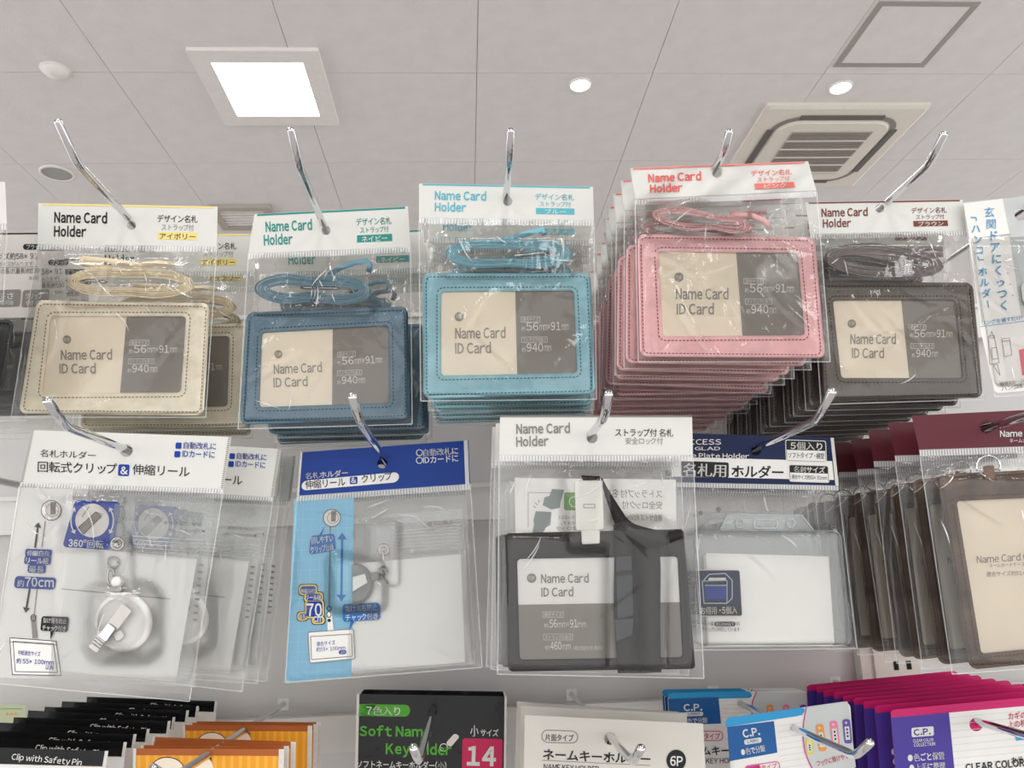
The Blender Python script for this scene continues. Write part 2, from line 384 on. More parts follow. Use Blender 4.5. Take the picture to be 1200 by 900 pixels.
def on_rod(hk, bend, hole):      # where the rod passes the pixel of a hole
    P, Db = hk; Y = Db*dist(bend, (VPX, VPY))/dist(hole, (VPX, VPY))
    return Vector((P.x, Y, P.z))
H = {}
def H_(k, bend, tip, Db, label, **kw): H[k] = (hook(bend, tip, Db, label, **kw), bend)
D1, D2, D3 = .48, .45, .50
H_('t1', (90, 191), (64, 140), D1, 'chrome hook carrying the ivory card holder packs', zbar=zt[0])
H_('t2', (350, 192), (340, 150), D1, 'chrome hook carrying the navy card holder packs', zbar=zt[0])
H_('t3', (597, 190), (598.5, 151), D1, 'chrome hook carrying the light blue card holder packs', zbar=zt[0])
H_('t4', (848, 180), (855, 152), D1, 'chrome hook carrying the pink card holder packs', dtip=.016, zbar=zt[0])
H_('t5', (1088, 193), (1106, 155), D1, 'chrome hook carrying the brown card holder packs', zbar=zt[0])
H_('t6', (1260, 205), (1285, 170), D1, 'chrome hook carrying the seal holder pack at the right edge', zbar=zt[0])
H_('t0', (-150, 190), (-190, 140), D1, 'chrome hook beyond the left edge of the top row', zbar=zt[0])
H_('m0', (-150, 532), (-180, 500), D2, 'chrome hook entering at the left edge of the middle row', zbar=zm[0])
H_('m1', (78, 500), (54, 468), D2, 'chrome hook carrying the white badge reel packs', zbar=zm[0])
H_('m2', (422, 495), (411, 463), D2, 'chrome hook carrying the blue topped reel pack', zbar=zm[0])
H_('m3', (708, 490), (713, 460), D2, 'chrome hook carrying the black card holder packs', zbar=zm[0])
H_('m4', (958, 492), (976, 457), D2, 'chrome hook carrying the clear name plate holder packs', zbar=zm[0])
H_('m5', (1260, 471), (1290, 440), D2-.03, 'chrome hook carrying the vertical brown holder packs', zbar=zm[0])
H_('b1', (-40, 935), (-60, 915), D3, 'chrome hook under the black safety pin clip packs', zbar=zb[0])
H_('b2', (200, 914), (175, 900), D3, 'chrome hook carrying the orange packs', zbar=zb[0])
H_('b3', (491, 893), (482, 876), D3, 'chrome hook carrying the black key holder pack', zbar=zb[0], dtip=.02)
H_('b4', (742, 893), (754, 876), D3, 'chrome hook carrying the white key holder packs', zbar=zb[0], dtip=.02)
H_('b5', (1003, 886), (1021, 869), D3, 'chrome hook carrying the blue edged name tag cards', zbar=zb[0], dtip=.02)
H_('b6', (1225, 868), (1250, 850), D3, 'chrome hook carrying the magenta edged name tag cards', zbar=zb[0], dtip=.02)
def surf(k, hole, tilt=.06, yaw=0.0, bend=None):
    hk, b = H[k]; p = on_rod(hk, b, hole); s = Surf(p, tilt, yaw, bend); print(k, 'depth', round(p.y, 3)); return s
exec_order = None

# ---------------------------------------------------------------- package parts
RND = random.Random(7)
def header(S, root, q, hole, m='white', hr=5.4, thick=.0006, name='header_card', two=True):
    # card with a punched hole; grid lines run through the hole
    W = dist(q[0], q[1]); Hh = dist(q[0], q[3])
    # hole position in quad coordinates (a few Newton steps)
    u, v = .5, .5
    for _ in range(12):
        p = bil(q, u, v); u += (hole[0]-p[0])/W; v += (hole[1]-p[1])/Hh
    u = min(.97, max(.03, u))
    v = min(.9, max(.1, v))
    nx = 12; ny = 3
    if S.bend: nx = 44; ny = 12
    du, dv = 9.0/W, min(9.0/Hh, v*.8, (1-v)*.8)
    US = [(u-du)*i/nx for i in range(nx+1)]+[u]+[(u+du)+(1-u-du)*i/nx for i in range(nx+1)]
    VS = [(v-dv)*j/ny for j in range(ny+1)]+[v]+[(v+dv)+(1-v-dv)*j/ny for j in range(ny+1)]
    ci, cj = nx+1, ny+1
    vs = []; fs = []; NX = len(US)
    for vv in VS:
        for uu in US: x, y = bil(q, uu, vv); vs.append((x, y))
    for j in range(len(VS)-1):
        for i in range(NX-1):
            if i in (ci-1, ci) and j in (cj-1, cj): continue
            a = j*NX+i; fs.append([a, a+NX, a+NX+1, a+1])
    ring = [(ci-1, cj-1), (ci, cj-1), (ci+1, cj-1), (ci+1, cj), (ci+1, cj+1), (ci, cj+1), (ci-1, cj+1), (ci-1, cj)]
    n0 = len(vs); cx, cy = bil(q, u, v)
    for i, j in ring:                     # two circle points for every block point
        x, y = vs[j*NX+i]; a = math.atan2(y-cy, x-cx); vs.append((cx+hr*math.cos(a), cy+hr*math.sin(a)))
        a2 = a+math.radians(22.5); vs.append((cx+hr*math.cos(a2), cy+hr*math.sin(a2)))
    for k in range(8):
        a = ring[k][1]*NX+ring[k][0]; b = ring[(k+1) % 8][1]*NX+ring[(k+1) % 8][0]
        c0, c1, c2 = n0+2*k, n0+2*k+1, n0+(2*k+2) % 16
        fs += [[a, c0, c1], [a, c1, b], [b, c1, c2]]
    n = len(vs)
    mb = MB(S); V = [S(x, y, thick) for x, y in vs]+[S(x, y, 0) for x, y in vs]
    F = fs+[[k+n for k in f[::-1]] for f in fs]
    rim = [i for i in range(NX)]+[j*NX+NX-1 for j in range(1, len(VS))]+[(len(VS)-1)*NX+i for i in range(NX-2, -1, -1)]+[j*NX for j in range(len(VS)-2, 0, -1)]
    for k in range(len(rim)): a, b = rim[k], rim[(k+1) % len(rim)]; F.append([a, b, b+n, a+n])
    for k in range(16): a, b = n0+k, n0+(k+1) % 16; F.append([a, b, b+n, a+n][::-1])
    mb.add(V, F, m, bool(S.bend))
    o = mb.build(name, root)
    return o
def seal(S, root, q, n=60, m='seal', parts=True):
    mb = MB(S); mb.poly(q, .0008, m)
    for k in range(n):
        u = (k+.2)/n; mb.slab(sub(q, u, .1, u+.45/n, .9), .0008, .0012, 'seal_rib')
    return mb.build('heat_seal', root)
def film(S, root, q, bumps, seed=0, creases=14, nx=76, ny=80, m='film', base=.0012, wob=.0005, thick=.0, clen=(.1, .35), camp=.00105, back=True, folds=8):
    rnd = random.Random(seed); W = dist(q[0], q[1]); Hh = dist(q[0], q[3])
    cr = []
    for _ in range(creases):
        x, y = rnd.uniform(.02, .98), rnd.choice([rnd.uniform(0, .35), rnd.uniform(0, 1)]); a = rnd.gauss(1.3, .8); l = rnd.uniform(*clen)
        cr.append((x*W, y*Hh, math.cos(a), math.sin(a), l*W, rnd.uniform(.4, 1)*camp*rnd.choice([1, 1, -1]), rnd.uniform(-.004, .004)))
    ph = [(rnd.uniform(.02, .07), rnd.uniform(.02, .07), rnd.uniform(0, 6)) for _ in range(4)]
    def hgt(u, v):
        x, y = u*W, v*Hh; px, py = bil(q, u, v); h = base
        for (x0, y0, x1, y1, hh, fall) in bumps:
            d = math.hypot(max(x0-px, px-x1, 0), max(y0-py, py-y1, 0)); k = smooth(1-d/fall); h = max(h, base+hh*k)
        e = smooth(min(u, 1-u)*W/7)*smooth((1-v)*Hh/7)*smooth(v*Hh/5)
        for fx, fy, p in ph: h += wob*.5*math.sin(x*fx+y*fy+p)*e
        for cx, cy, ca, sa, l, am, cv in cr:
            dx, dy = x-cx, y-cy; t = dx*ca+dy*sa; s_ = -dx*sa+dy*ca + cv*t*t
            if abs(t) < l and abs(s_) < 9: h += am*e*math.cos(t/l*math.pi/2)*math.exp(-(s_/2.3)**2)
        return base*.4+(max(h, .0006)-base*.4)*max(.02, e)
    vs = []; fs = []
    for j in range(ny+1):
        for i in range(nx+1):
            u, v = i/nx, j/ny; x, y = bil(q, u, v); vs.append(S(x, y, hgt(u, v)))
    for j in range(ny):
        for i in range(nx): a = j*(nx+1)+i; fs.append([a, a+nx+1, a+nx+2, a+1])
    mb = MB(S); mb.add(vs, fs, m, True)
    if back: mb.poly(q, -.0006, 'film_back')
    mb.path([lerp(q[0], q[3], .01), q[3], q[2], lerp(q[1], q[2], .01)], 1.1, 'seal', .0012)  # pale strips paint the bright highlights along the bag edges
    for _ in range(folds):           # low folds as milky strips, their highlights put into the whitish colour
        u, v = rnd.uniform(.03, .9), rnd.choice([rnd.uniform(.02, .3), rnd.uniform(.02, .3), rnd.uniform(.05, .9)]); a = rnd.gauss(1.2, .9); l = rnd.uniform(.05, .2)*W
        P = []; cvt = rnd.uniform(-.9, .9)
        for k in range(9):
            t = k/8; a2 = a+cvt*t; P.append((u, v)); u += math.cos(a2)*l/8/W; v += math.sin(a2)*l/8/Hh
        P = [q_ for q_ in P if .02 < q_[0] < .98 and .015 < q_[1] < .985]
        if len(P) < 3: continue
        vs = []; fs = []
        for k, (uu, vv) in enumerate(P):
            uu_, vv_ = P[min(k+1, len(P)-1)]; up_, vp_ = P[max(k-1, 0)]; dx, dy = (uu_-up_)*W, (vv_-vp_)*Hh; d = math.hypot(dx, dy) or 1
            wd = .75*math.sin(math.pi*(k+.5)/len(P)); px, py = bil(q, uu, vv); h = hgt(uu, vv)
            vs += [S(px-dy/d*wd, py+dx/d*wd, h+.0001), S(px, py, h+.0002), S(px+dy/d*wd, py-dx/d*wd, h+.0001)]
        for k in range(len(P)-1):
            for i in (0, 1): fs.append([3*k+i, 3*k+i+1, 3*k+i+4, 3*k+i+3])
        mb.add(vs, fs, 'crease')
    return mb.build('clear_bag', root)
def stitches(S, root, quads, mname, gap=4.4, ln=2.7, wd=1.25, off=.0034, name='stitching'):
    mb = MB(S)
    for q, r in quads:
        pts = rrect(q, r, 5); pts.append(pts[0]); acc = 0
        for k in range(len(pts)-1):
            a, b = pts[k], pts[k+1]; d = dist(a, b)
            if d < 1e-6: continue
            pos = -acc
            while True:
                pos_n = pos+gap
                if pos_n > d: acc = d-pos; break
                pos = pos_n; c = lerp(a, b, pos/d); ux, uy = (b[0]-a[0])/d*ln/2, (b[1]-a[1])/d*ln/2
                n_ = (-uy/ln*wd, ux/ln*wd)
                mb.slab([(c[0]-ux-n_[0], c[1]-uy-n_[1]), (c[0]+ux-n_[0], c[1]+uy-n_[1]), (c[0]+ux+n_[0], c[1]+uy+n_[1]), (c[0]-ux+n_[0], c[1]-uy+n_[1])], off-.0005, off+.00025, mname)
    return mb.build(name, root)
def frame(S, root, oq, wq, leather, thread, r=9, th=.0034):
    n = 6; o = rrect(oq, r, n); o2 = rrect(inset(oq, 1.6), r-1.5, n); s1 = rrect(inset(oq, 5), r-4, n); 
    wi = rrect(wq, 4.5, n); w2 = rrect(inset(wq, -1.5), 5.5, n); w3 = rrect(inset(wq, -6), 8, n)
    mb = MB(S)
    mb.loft([(o, .0), (o, th*.7), (o2, th), (s1, th-.0002), (w3, th-.0002), (w2, th), (wi, th*.75), (wi, .0012)], leather, cap=False, back=True, sm=True)
    fr = mb.build('holder_frame', root)
    stitches(S, fr, [(inset(oq, 4.2), r-3), (inset(wq, -5), 8)], thread, off=th)
    return fr
def insert_card(S, root, wq, n56='56', nlen='940', split=.56, grey='taupe', cream='cream', textm='card_text', vertical=False):
    th = .0016
    q = inset(wq, -2)
    mb = MB(S); mb.slab(q, .0008, th, cream); cd = mb.build('insert_card', root)
    p = MB(S); p.poly(sub(wq, split, -.01, 1.01, 1.01), th+.0001, grey)
    H_ = dist(wq[0], wq[3]); off = th+.0003
    def T(t, u0, u1, v, h, m, bold=0): p.text(t, bil(wq, u0, v), bil(wq, u1, v), h*H_, m, off, bold)
    c = bil(wq, .135, .30); rr = .055*H_
    p.poly(circ(c[0], c[1], rr), off-.0001, textm); p.text('FOR', (c[0]-rr*.62, c[1]+rr*.4), (c[0]+rr*.62, c[1]+rr*.4), rr*.8, cream, off+.0001)
    T('Name Card', .105, .48, .56, .135, textm, .022); T('ID Card', .105, .37, .74, .135, textm, .022)
    for (a, b, v0, v1, t) in ((.60, .74, .31, .375, '適合サイズ'), (.60, .79, .555, .62, 'ストラップの長さ')):
        p.path(sub(wq, a, v0, b, v1), .5, 'pale_print', off, True); T(t, a+.01, b-.01, v1-.012, .045, 'pale_print')
    x = .60
    for t, wdt, h in (('約', .035, .05), (n56, .10, .10), ('mm×', .085, .07), ('91', .08, .10), ('mm', .06, .07)):
        T(t, x, x+wdt-.008, .475, h, 'pale_print', .01 if h > .09 else 0); x += wdt
    x = .60
    for t, wdt, h in (('約', .035, .05), (nlen, .13, .10), ('mm', .06, .07)):
        T(t, x, x+wdt-.008, .73, h, 'pale_print', .01 if h > .09 else 0); x += wdt
    p.build('card_print', cd)
    mb = MB(S); mb.poly(inset(wq, -1), .0023, 'window'); mb.build('clear_window', root)
    return cd
def ribbon(mb, pts, o0, o1, t, m, closed=False):
    n = len(pts); vs = []; fs = []
    for k in range(n):
        a = pts[(k-1) % n] if closed or k > 0 else pts[k]; b = pts[(k+1) % n] if closed or k < n-1 else pts[k]
        d = dist(a, b) or 1; nx, ny = -(b[1]-a[1])/d*t/2, (b[0]-a[0])/d*t/2; x, y = pts[k][:2]
        f0, f1 = (o0, o1) if len(pts[k]) < 3 else (pts[k][2], pts[k][3])
        vs += [mb.S(x-nx, y-ny, f0), mb.S(x+nx, y+ny, f0), mb.S(x+nx, y+ny, f1), mb.S(x-nx, y-ny, f1)]
    for k in range(n if closed else n-1):
        a, b = 4*k, 4*((k+1) % n)
        for i in range(4): j = (i+1) % 4; fs.append([a+i, a+j, b+j, b+i][::-1])
    if not closed: fs.append([0, 1, 2, 3]); e = 4*(n-1); fs.append([e+3, e+2, e+1, e])
    mb.add(vs, fs, m, True)
def coil(S, root, cx, cy, rx, ry, fab, turns=6, pitch=2.5, pinch=.35, rot=0.0, w=.008, tail=None, pinx=0.0, seed=1, skew=0, tie=True, ring=None, clip=None, base=.0006, t=None):
    pitch *= 1.18; t = t or pitch*.78
    rnd = random.Random(seed); mb = MB(S); N = 48; pts = []
    ph = rnd.uniform(0, 6)
    for k in range(int(turns*N)+1):
        a = 2*math.pi*k/N; tt = k/N; X = rx-pitch*tt; Y = ry-pitch*tt*.85
        X += .5*math.sin(a*1.0+tt*2.1+ph); Y += .7*math.sin(a*.5+tt*1.3+ph)
        x = X*math.cos(a); y = Y*math.sin(a)
        g_ = math.exp(-((x/rx-pinx)/.38)**2); y *= 1-pinch*g_*(1-.12*tt/turns)
        y += skew*x/rx
        c, s_ = math.cos(rot), math.sin(rot)
        pts.append((cx+x*c-y*s_, cy+x*s_+y*c))
    ribbon(mb, pts, base, base+w, t, fab)
    st = mb.build('neck_strap', root)
    if tail:
        mb = MB(S); ribbon(mb, tail, base+w*.7, base+w*.7+.0006, 6.5, fab); mb.build('strap_end', st)
    c, s_ = math.cos(rot), math.sin(rot)
    if tie:
        mb = MB(S); x = cx+pinx*rx; y = cy+pinx*rx*s_
        for dx in (-2.2, 1.8):
            hgt = ry*(1-pinch)+1.5
            mb.ptube([(x+dx, y-hgt), (x+dx+.8, y), (x+dx-.5, y+hgt)], [base+w+.0005]*3, .0004, 'chrome', 6)
        mb.build('wire_tie', st)
    if clip:
        (ax, ay), (bx, by) = clip; d = dist(clip[0], clip[1]); ux, uy = (bx-ax)/d, (by-ay)/d
        mb = MB(S); o_ = base+w*.7
        prof = [(0, 2.0), (.12, 3.2), (.3, 3.0), (.42, 1.4), (.5, 2.6), (.62, 3.0), (.8, 2.2), (.93, 3.2), (1, 1.2)]
        mb.tube([S(ax+ux*d*k, ay+uy*d*k, o_) for k, _ in prof], [r*.00042 for _, r in prof], 'steel', 10)
        loop = [(bx+ux*(5+7*math.cos(a))-uy*3.6*math.sin(a), by+uy*(5+7*math.cos(a))+ux*3.6*math.sin(a)) for a in [math.pi+2*math.pi*k/16 for k in range(17)]]
        mb.ptube(loop, o_, .00045, 'steel', 8); mb.build('metal_clip', st)
    if ring:
        x, y, r = ring; mb = MB(S)
        mb.ptube([(x+r*math.cos(a), y+r*.95*math.sin(a)) for a in [math.pi*1.08*k/14-math.pi*1.04 for k in range(15)]], base+w*.8, .0005, 'chrome', 8); mb.build('metal_ring', st)
    return st

def place_stack(root, ys, group, label, x=(-.0015, .0015), swing=.03, yaw=.05, tilt=.02, seed=3, first=2, offs=None):
    """copies of a package farther back along its hook"""
    rnd = random.Random(seed)
    ords = ['second', 'third', 'fourth', 'fifth', 'sixth', 'seventh', 'eighth', 'ninth', 'tenth', 'eleventh', 'twelfth', 'thirteenth', 'fourteenth']
    root['group'] = group; out = []
    for i, y in enumerate(ys):
        c = copy_tree(root); p = root.location
        c.location = (p.x+rnd.uniform(*x), p.y+y, p.z)
        c.rotation_euler = (rnd.uniform(-tilt, tilt)*.5, rnd.uniform(-swing, swing), rnd.uniform(-yaw, yaw))
        if offs and i < len(offs) and offs[i]:
            dx, sw, yw = offs[i]; c.location.x = p.x+dx; c.rotation_euler = (0, sw, yw)
        c['label'] = label % ords[i+first-2]; c['group'] = group; out.append(c)
    return out

# ---------------------------------------------------------------- top row: leather look card holders
def design_pack(key, hole, hq, fq, oq, wq, colour, textm, jp, boxm, label, bumps_extra=(), tilt=.06, yaw=0, bend=None, seed=1, strap=None, jptext=None, stripe=True, squash=None, creases=16):
    S = surf(key, hole, tilt, yaw, bend)
    root = thing('card_holder_pack', S.p0, label, 'card holder')
    hd = header(S, root, hq, hole)
    Hh = dist(hq[0], hq[3]); p = MB(S); off = .0009 if not bend else .0014; jptext = jptext or textm
    def T(t, u0, u1, v, h, m, bold=0): p.text(t, bil(hq, u0, v), bil(hq, u1, v), h*Hh, m, off, bold)
    T('Name Card', .09, .385, .46, .27, textm, .03); T('Holder', .09, .27, .80, .27, textm, .03)
    T('デザイン名札', .665, .89, .40, .17, jptext, .006); T('ストラップ付', .69, .87, .60, .14, jptext if textm != 'black' else 'grey_print')
    for i in range(8): p.poly(sub(hq, .67+.0275*i, .66, .6975+.0275*i, .84), off-.0001, boxm)
    k = .02*len(jp); T(jp, .78-k, .78+k, .825, .14, 'white' if textm != 'black' else 'dark_print', .006)
    if stripe: 
        for i in range(36): p.poly(sub(hq, .02+.0267*i, 0.005, .0467+.0267*i, .05), off-.0001, boxm)
    p.build('header_print', hd)
    b0, b1 = hq[3], hq[2]; s0 = [b0, b1, lerp(b1, fq[2], .035), lerp(b0, fq[3], .035)]
    seal(S, root, s0)
    lt, th = colour+'_leather', colour+'_thread'
    frame(S, root, oq, wq, lt, th)
    insert_card(S, root, wq)
    sx = dict(strap); coil(S, root, sx.pop('cx'), sx.pop('cy'), sx.pop('rx'), sx.pop('ry'), colour+'_fabric', **sx)
    cx, cy, rx, ry = strap['cx'], strap['cy'], strap['rx'], strap['ry']
    xs = [a[0] for a in oq]; ysq = [a[1] for a in oq]
    bumps = [(min(oq[0][0], oq[3][0])+4, oq[0][1]+2, max(oq[1][0], oq[2][0])-4, oq[2][1]-3, .0042, 12), (cx-rx+6, cy-ry+4, cx+rx-6, cy+ry, .0092, 18)]
    film(S, root, [b0, b1, fq[2], fq[3]], bumps+list(bumps_extra), seed, creases)
    return root
mat('ivory_box', 'f0dc88', .5); mat('teal_print', '2f8f88', .5); mat('teal_box', '2f9088', .5); mat('sky_print', '5fb6c8', .5); mat('sky_box', '5fb6c4', .5)
mat('coral_print', 'e8625c', .5); mat('coral_box', 'f08078', .5); mat('brown_box', '7a4238', .5)

iv = design_pack('t1', (154, 264), [(45, 238), (255, 242), (254, 289), (44, 286)], [(0, 0), (0, 0), (241, 489), (13, 489)],
    [(43, 352), (246, 355), (239, 487), (22, 485)], [(60, 371), (218, 371), (212, 460), (50, 461)], 'ivory', 'black', 'アイボリー', 'ivory_box',
    'ivory card holder pack at the front of the leftmost full stack', seed=11, creases=22,
    strap=dict(cx=153, cy=331, rx=75, ry=20, pinch=.22, pitch=2.1, turns=6, seed=2, skew=1.5, pinx=-.05, tie=False, clip=((125, 331), (99, 328)), ring=(147, 347, 14),
               tail=[(150, 318), (125, 314), (98, 309), (94, 306), (97, 303), (130, 306), (160, 311), (185, 308), (205, 311)]))
place_stack(iv, [.052, .082], 'ivory card holder packs', '%s ivory card holder pack behind the front ivory one', offs=[(.014, -.02, .0), (.010, .0, .03)])

nv = design_pack('t2', (382, 270), [(298, 251), (478, 242), (481, 289), (291, 297)], [(0, 0), (0, 0), (483, 497), (279, 503)],
    [(289, 366), (478, 359), (480, 491), (281, 498)], [(307, 390), (455, 382), (456, 472), (304, 477)], 'navy', 'teal_print', 'ネイビー', 'teal_box',
    'navy blue card holder pack at the front of the navy stack', seed=21, yaw=.0,
    strap=dict(cx=367, cy=339, rx=69, ry=22, pinch=.35, pitch=2.6, turns=6, seed=5, rot=.02, clip=((352, 337), (398, 338)),
               tail=[(385, 323), (398, 314), (415, 308), (430, 306), (434, 311), (432, 319)], ring=(382, 354, 8)))
place_stack(nv, [.040, .062, .085], 'navy card holder packs', '%s navy card holder pack from the front of the navy stack', offs=[(.010, .0, .03), (.013, .01, .0), (.006, .0, .0)])

bl = design_pack('t3', (595, 236), [(491, 215), (695, 219), (696, 258), (491, 255)], [(0, 0), (0, 0), (699, 468), (493, 470)],
    [(495, 320), (692, 320), (698, 462), (496, 467)], [(517, 342), (672, 341), (676, 437), (517, 440)], 'blue', 'sky_print', 'ブルー', 'sky_box',
    'light blue card holder pack at the front of the blue stack', seed=31,
    strap=dict(cx=596, cy=297, rx=75, ry=20.5, pinch=.25, pitch=2.2, turns=6.2, seed=9, tie=False, clip=((600, 300), (640, 296)),
               tail=[(585, 282), (600, 279), (620, 273), (636, 268), (638, 276)]))
place_stack(bl, [.034, .052, .070, .088], 'light blue card holder packs', '%s light blue card holder pack from the front of the blue stack', offs=[(.005, .01, 0), (.004, -.01, .02), (.007, .0, 0), (.004, .0, .0)])

def pbend(px, py):
    if py > 262: return 0
    k = smooth((262-py)/50); return k*(.004*math.sin((px-738)/28)+.003*math.sin((px-738)/11+py/9)) + k*.004
pk = design_pack('t4', (840, 203), [(738, 197), (947, 189), (957, 224), (744, 234)], [(0, 0), (0, 0), (973, 424), (748, 424)],
    [(747, 274), (955, 278), (967, 420), (750, 418)], [(772, 295), (934, 297), (943, 393), (777, 394)], 'pink', 'coral_print', 'ピンク', 'coral_box',
    'pink card holder pack at the front of the big pink stack', seed=41, bend=pbend, creases=34, tilt=.1,
    strap=dict(cx=822, cy=258, rx=58, ry=15, pinch=.4, pitch=2.0, turns=5, seed=4, rot=.12, pinx=.25, tie=False,
               tail=[(850, 258), (862, 252), (880, 252), (895, 258), (902, 266)]))
place_stack(pk, [.018+.0215*k for k in range(12)], 'pink card holder packs', '%s pink card holder pack from the front of the pink stack', swing=.028, yaw=.05, seed=12,
    offs=[(-.003, .015, -.02), (-.005, .02, .0), (-.006, .0, .03), (-.004, .03, .0)])

br = design_pack('t5', (1031, 244), [(944, 237), (1128, 234), (1132, 270), (949, 274)], [(0, 0), (0, 0), (1154, 468), (962, 474)],
    [(957, 331), (1140, 331), (1152, 466), (966, 470)], [(976, 352), (1119, 352), (1128, 443), (986, 443)], 'brown', 'brown_box', 'ブラウン', 'brown_box',
    'dark brown card holder pack at the front of the brown stack', seed=51,
    strap=dict(cx=1036, cy=306, rx=70, ry=21, pinch=.12, pitch=2.3, turns=6.2, seed=6, rot=.06, pinx=.38, skew=1, clip=((1058, 314), (1084, 318)), ring=(1048, 325, 13),
               tail=[(1064, 298), (1078, 292), (1092, 290), (1103, 292), (1104, 298), (1090, 299)]))
place_stack(br, [.024+.021*k for k in range(10)], 'brown card holder packs', '%s brown card holder pack from the front of the brown stack', swing=.015, yaw=.04, seed=14)

# ---------------------------------------------------------------- top row edges
# black holder pack cut by the left edge
S = surf('t0', (-60, 290)); mat('ltgrey', 'dcd8d4', .5); mat('charcoal', '333a3d', .45, kind='leather'); mat('charcoal_thread', '15181a', .7)
r0 = thing('card_holder_pack', S.p0, 'black card holder pack cut off by the left edge', 'card holder')
hq = [(-165, 276), (47, 273), (50, 372), (-168, 375)]
hd = header(S, r0, hq, (-60, 290), 'ltgrey'); p = MB(S)
p.line((-165, 275), (47, 273.5), 1.4, 'black', .001)
p.poly(rrect([(27, 286), (52, 286), (52, 292.5), (27, 292.5)], 3), .0009, 'dark_print'); p.text('ブラック', (31, 291.5), (50, 291.5), 5, 'white', .0011)
p.text('サイズ約58×91', (-10, 304), (44, 303), 7.5, 'dark_print', .001); p.text('(名刺サイズが入ります)', (-14, 312), (40, 311), 5, 'grey_print', .001)
p.line((0, 313.5), (44, 312.5), .6, 'grey_print', .001); p.text('トラップの長さ(最長)約530', (-18, 321), (46, 319.5), 6, 'dark_print', .001)
p.text('金具含む', (34, 327), (46, 327), 3.4, 'grey_print', .001)
for x0, x1, ta, tb in ((-6, 25, '長さ', '調節可能'), (27, 58, 'クリップ', '付き')):
    p.poly(rrect([(x0, 340), (x1, 339), (x1-2, 359), (x0-2, 360)], 3), .0009, 'grey_print'); p.text(ta, (x0+3, 350), (x1-9, 350), 7, 'white', .0011, .01); p.text(tb, (x0+3, 357), (x1-9, 357), 5, 'white', .0011)
p.build('header_print', hd)
q0 = [(-185, 380), (17, 374), (2, 462), (-190, 468)]; w0 = [(-165, 396), (-6, 394), (-16, 446), (-172, 448)]
frame(S, r0, q0, w0, 'charcoal', 'charcoal_thread'); insert_card(S, r0, w0)
film(S, r0, [hq[3], (44, 372), (30, 493), (-180, 495)], [(-180, 385, 8, 455, .004, 10)], 61, 12)
place_stack(r0, [.03, .05, .07], 'black card holder packs at the left edge', '%s black card holder pack from the front at the left edge', swing=.01, yaw=.02, x=(.002, .006))
# a pack whose right margin just enters
S = Surf(at(-60, 250, .45), .05); S.p0 = H['t0'][0][0].copy(); S.p0.y = .50; S.c = (S.p0-EYE).dot(S.n)
r1 = thing('bagged_pack', S.p0, 'clear bag edge entering at the upper left corner of the racks', 'pack')
hole1 = (-120, 245)
hd = header(S, r1, [(-190, 214), (6, 213), (8, 262), (-192, 264)], hole1, 'white')
seal(S, r1, [(-192, 264), (8, 262), (8, 270), (-192, 272)])
mb = MB(S); mb.slab(rrect([(-180, 290), (-12, 290), (-14, 440), (-184, 442)], 6), .0006, .002, 'ltgrey'); mb.build('insert_card', r1)
film(S, r1, [(-192, 272), (8, 270), (4, 352), (-194, 450)], [(-180, 290, -12, 440, .003, 10)], 62, 8)

# seal holder pack at the right edge
S = surf('t6', (1196, 252)); mat('cyan_print', '3f97c4', .5); mat('silver_card', 'c9cdcc', .4); mat('red_print', 'e06070', .5)
r2 = thing('seal_holder_pack', S.p0, 'seal holder pack with vertical blue writing at the right edge', 'stationery')
hq = [(1128, 237), (1260, 224), (1300, 452), (1166, 465)]
cardq = [(1128, 237), (1177, 231), (1201, 395), (1146, 382)]
header(S, r2, [(1128, 237), (1265, 224), (1272, 268), (1135, 280)], (1196, 252), 'silver_card', hr=7)
mb = MB(S); mb.slab([(1135, 280), (1183, 274), (1199, 385), (1150, 391)], .0, .0006, 'paper'); mb.slab([(1183, 274), (1272, 268), (1290, 376), (1199, 385)], .0, .0008, 'silver_card')
cd = mb.build('side_card', r2)
p = MB(S); p.slab([(1129, 238.5), (1175, 233), (1183, 274), (1136, 280)], .0007, .0009, 'paper')
ux, uy = .15, 1.0
def vtext(t, x, y, step, h, m, lean=.16):
    for k, ch in enumerate(t):
        cx, cy = x+lean*step*k, y+step*k
        if ch == 'ー': p.line((cx+h/2, cy-h*.85), (cx+h/2+lean*h*.8, cy-h*.05), h*.11, m, .0014)
        elif ch in '「」':
            s_ = 1 if ch == '「' else -1; mx, my = cx+h/2, cy-h*.5
            p.path([(mx-h*.35, my), (mx+h*.25, my), (mx+h*.3, my+h*.4)] if s_ > 0 else [(mx-h*.3, my-h*.5), (mx-h*.25, my-h*.1), (mx+h*.35, my-h*.1)], h*.1, m, .0014)
        else:
            vs, fs = one(ch, .012 if ord(ch) < 0x4E00 else 0.0); p.add([p.S(cx+a*h*1.08, cy-b*h*1.08-a*.8, .0014) for a, b in vs], fs, m)
vtext('玄関ドアにくっつく', 1153, 254, 13.6, 12, 'cyan_print'); vtext('「ハンコ」ホルダー', 1136, 260, 12.6, 10.5, 'cyan_print')
for k, (x, y) in enumerate(((1179, 306), (1181, 320), (1184, 333), (1187, 346))): p.poly(circ(x, y, .8, n=8), .0014, 'red_print')
p.build('header_print', cd)
low = [(1147, 381), (1202, 371), (1222, 455), (1168, 462)]
mb = MB(S); mb.slab(rrect([(1147, 378), (1290, 362), (1306, 448), (1166, 461)], 5), .0009, .0015, 'paper'); c2 = mb.build('leaflet', r2)
p = MB(S); p.text('リングを通すだけ!', (1151, 381), (1198, 374), 5, 'cyan_print', .0018, .01); p.line((1148, 383), (1202, 376), .6, 'cyan_print', .0018)
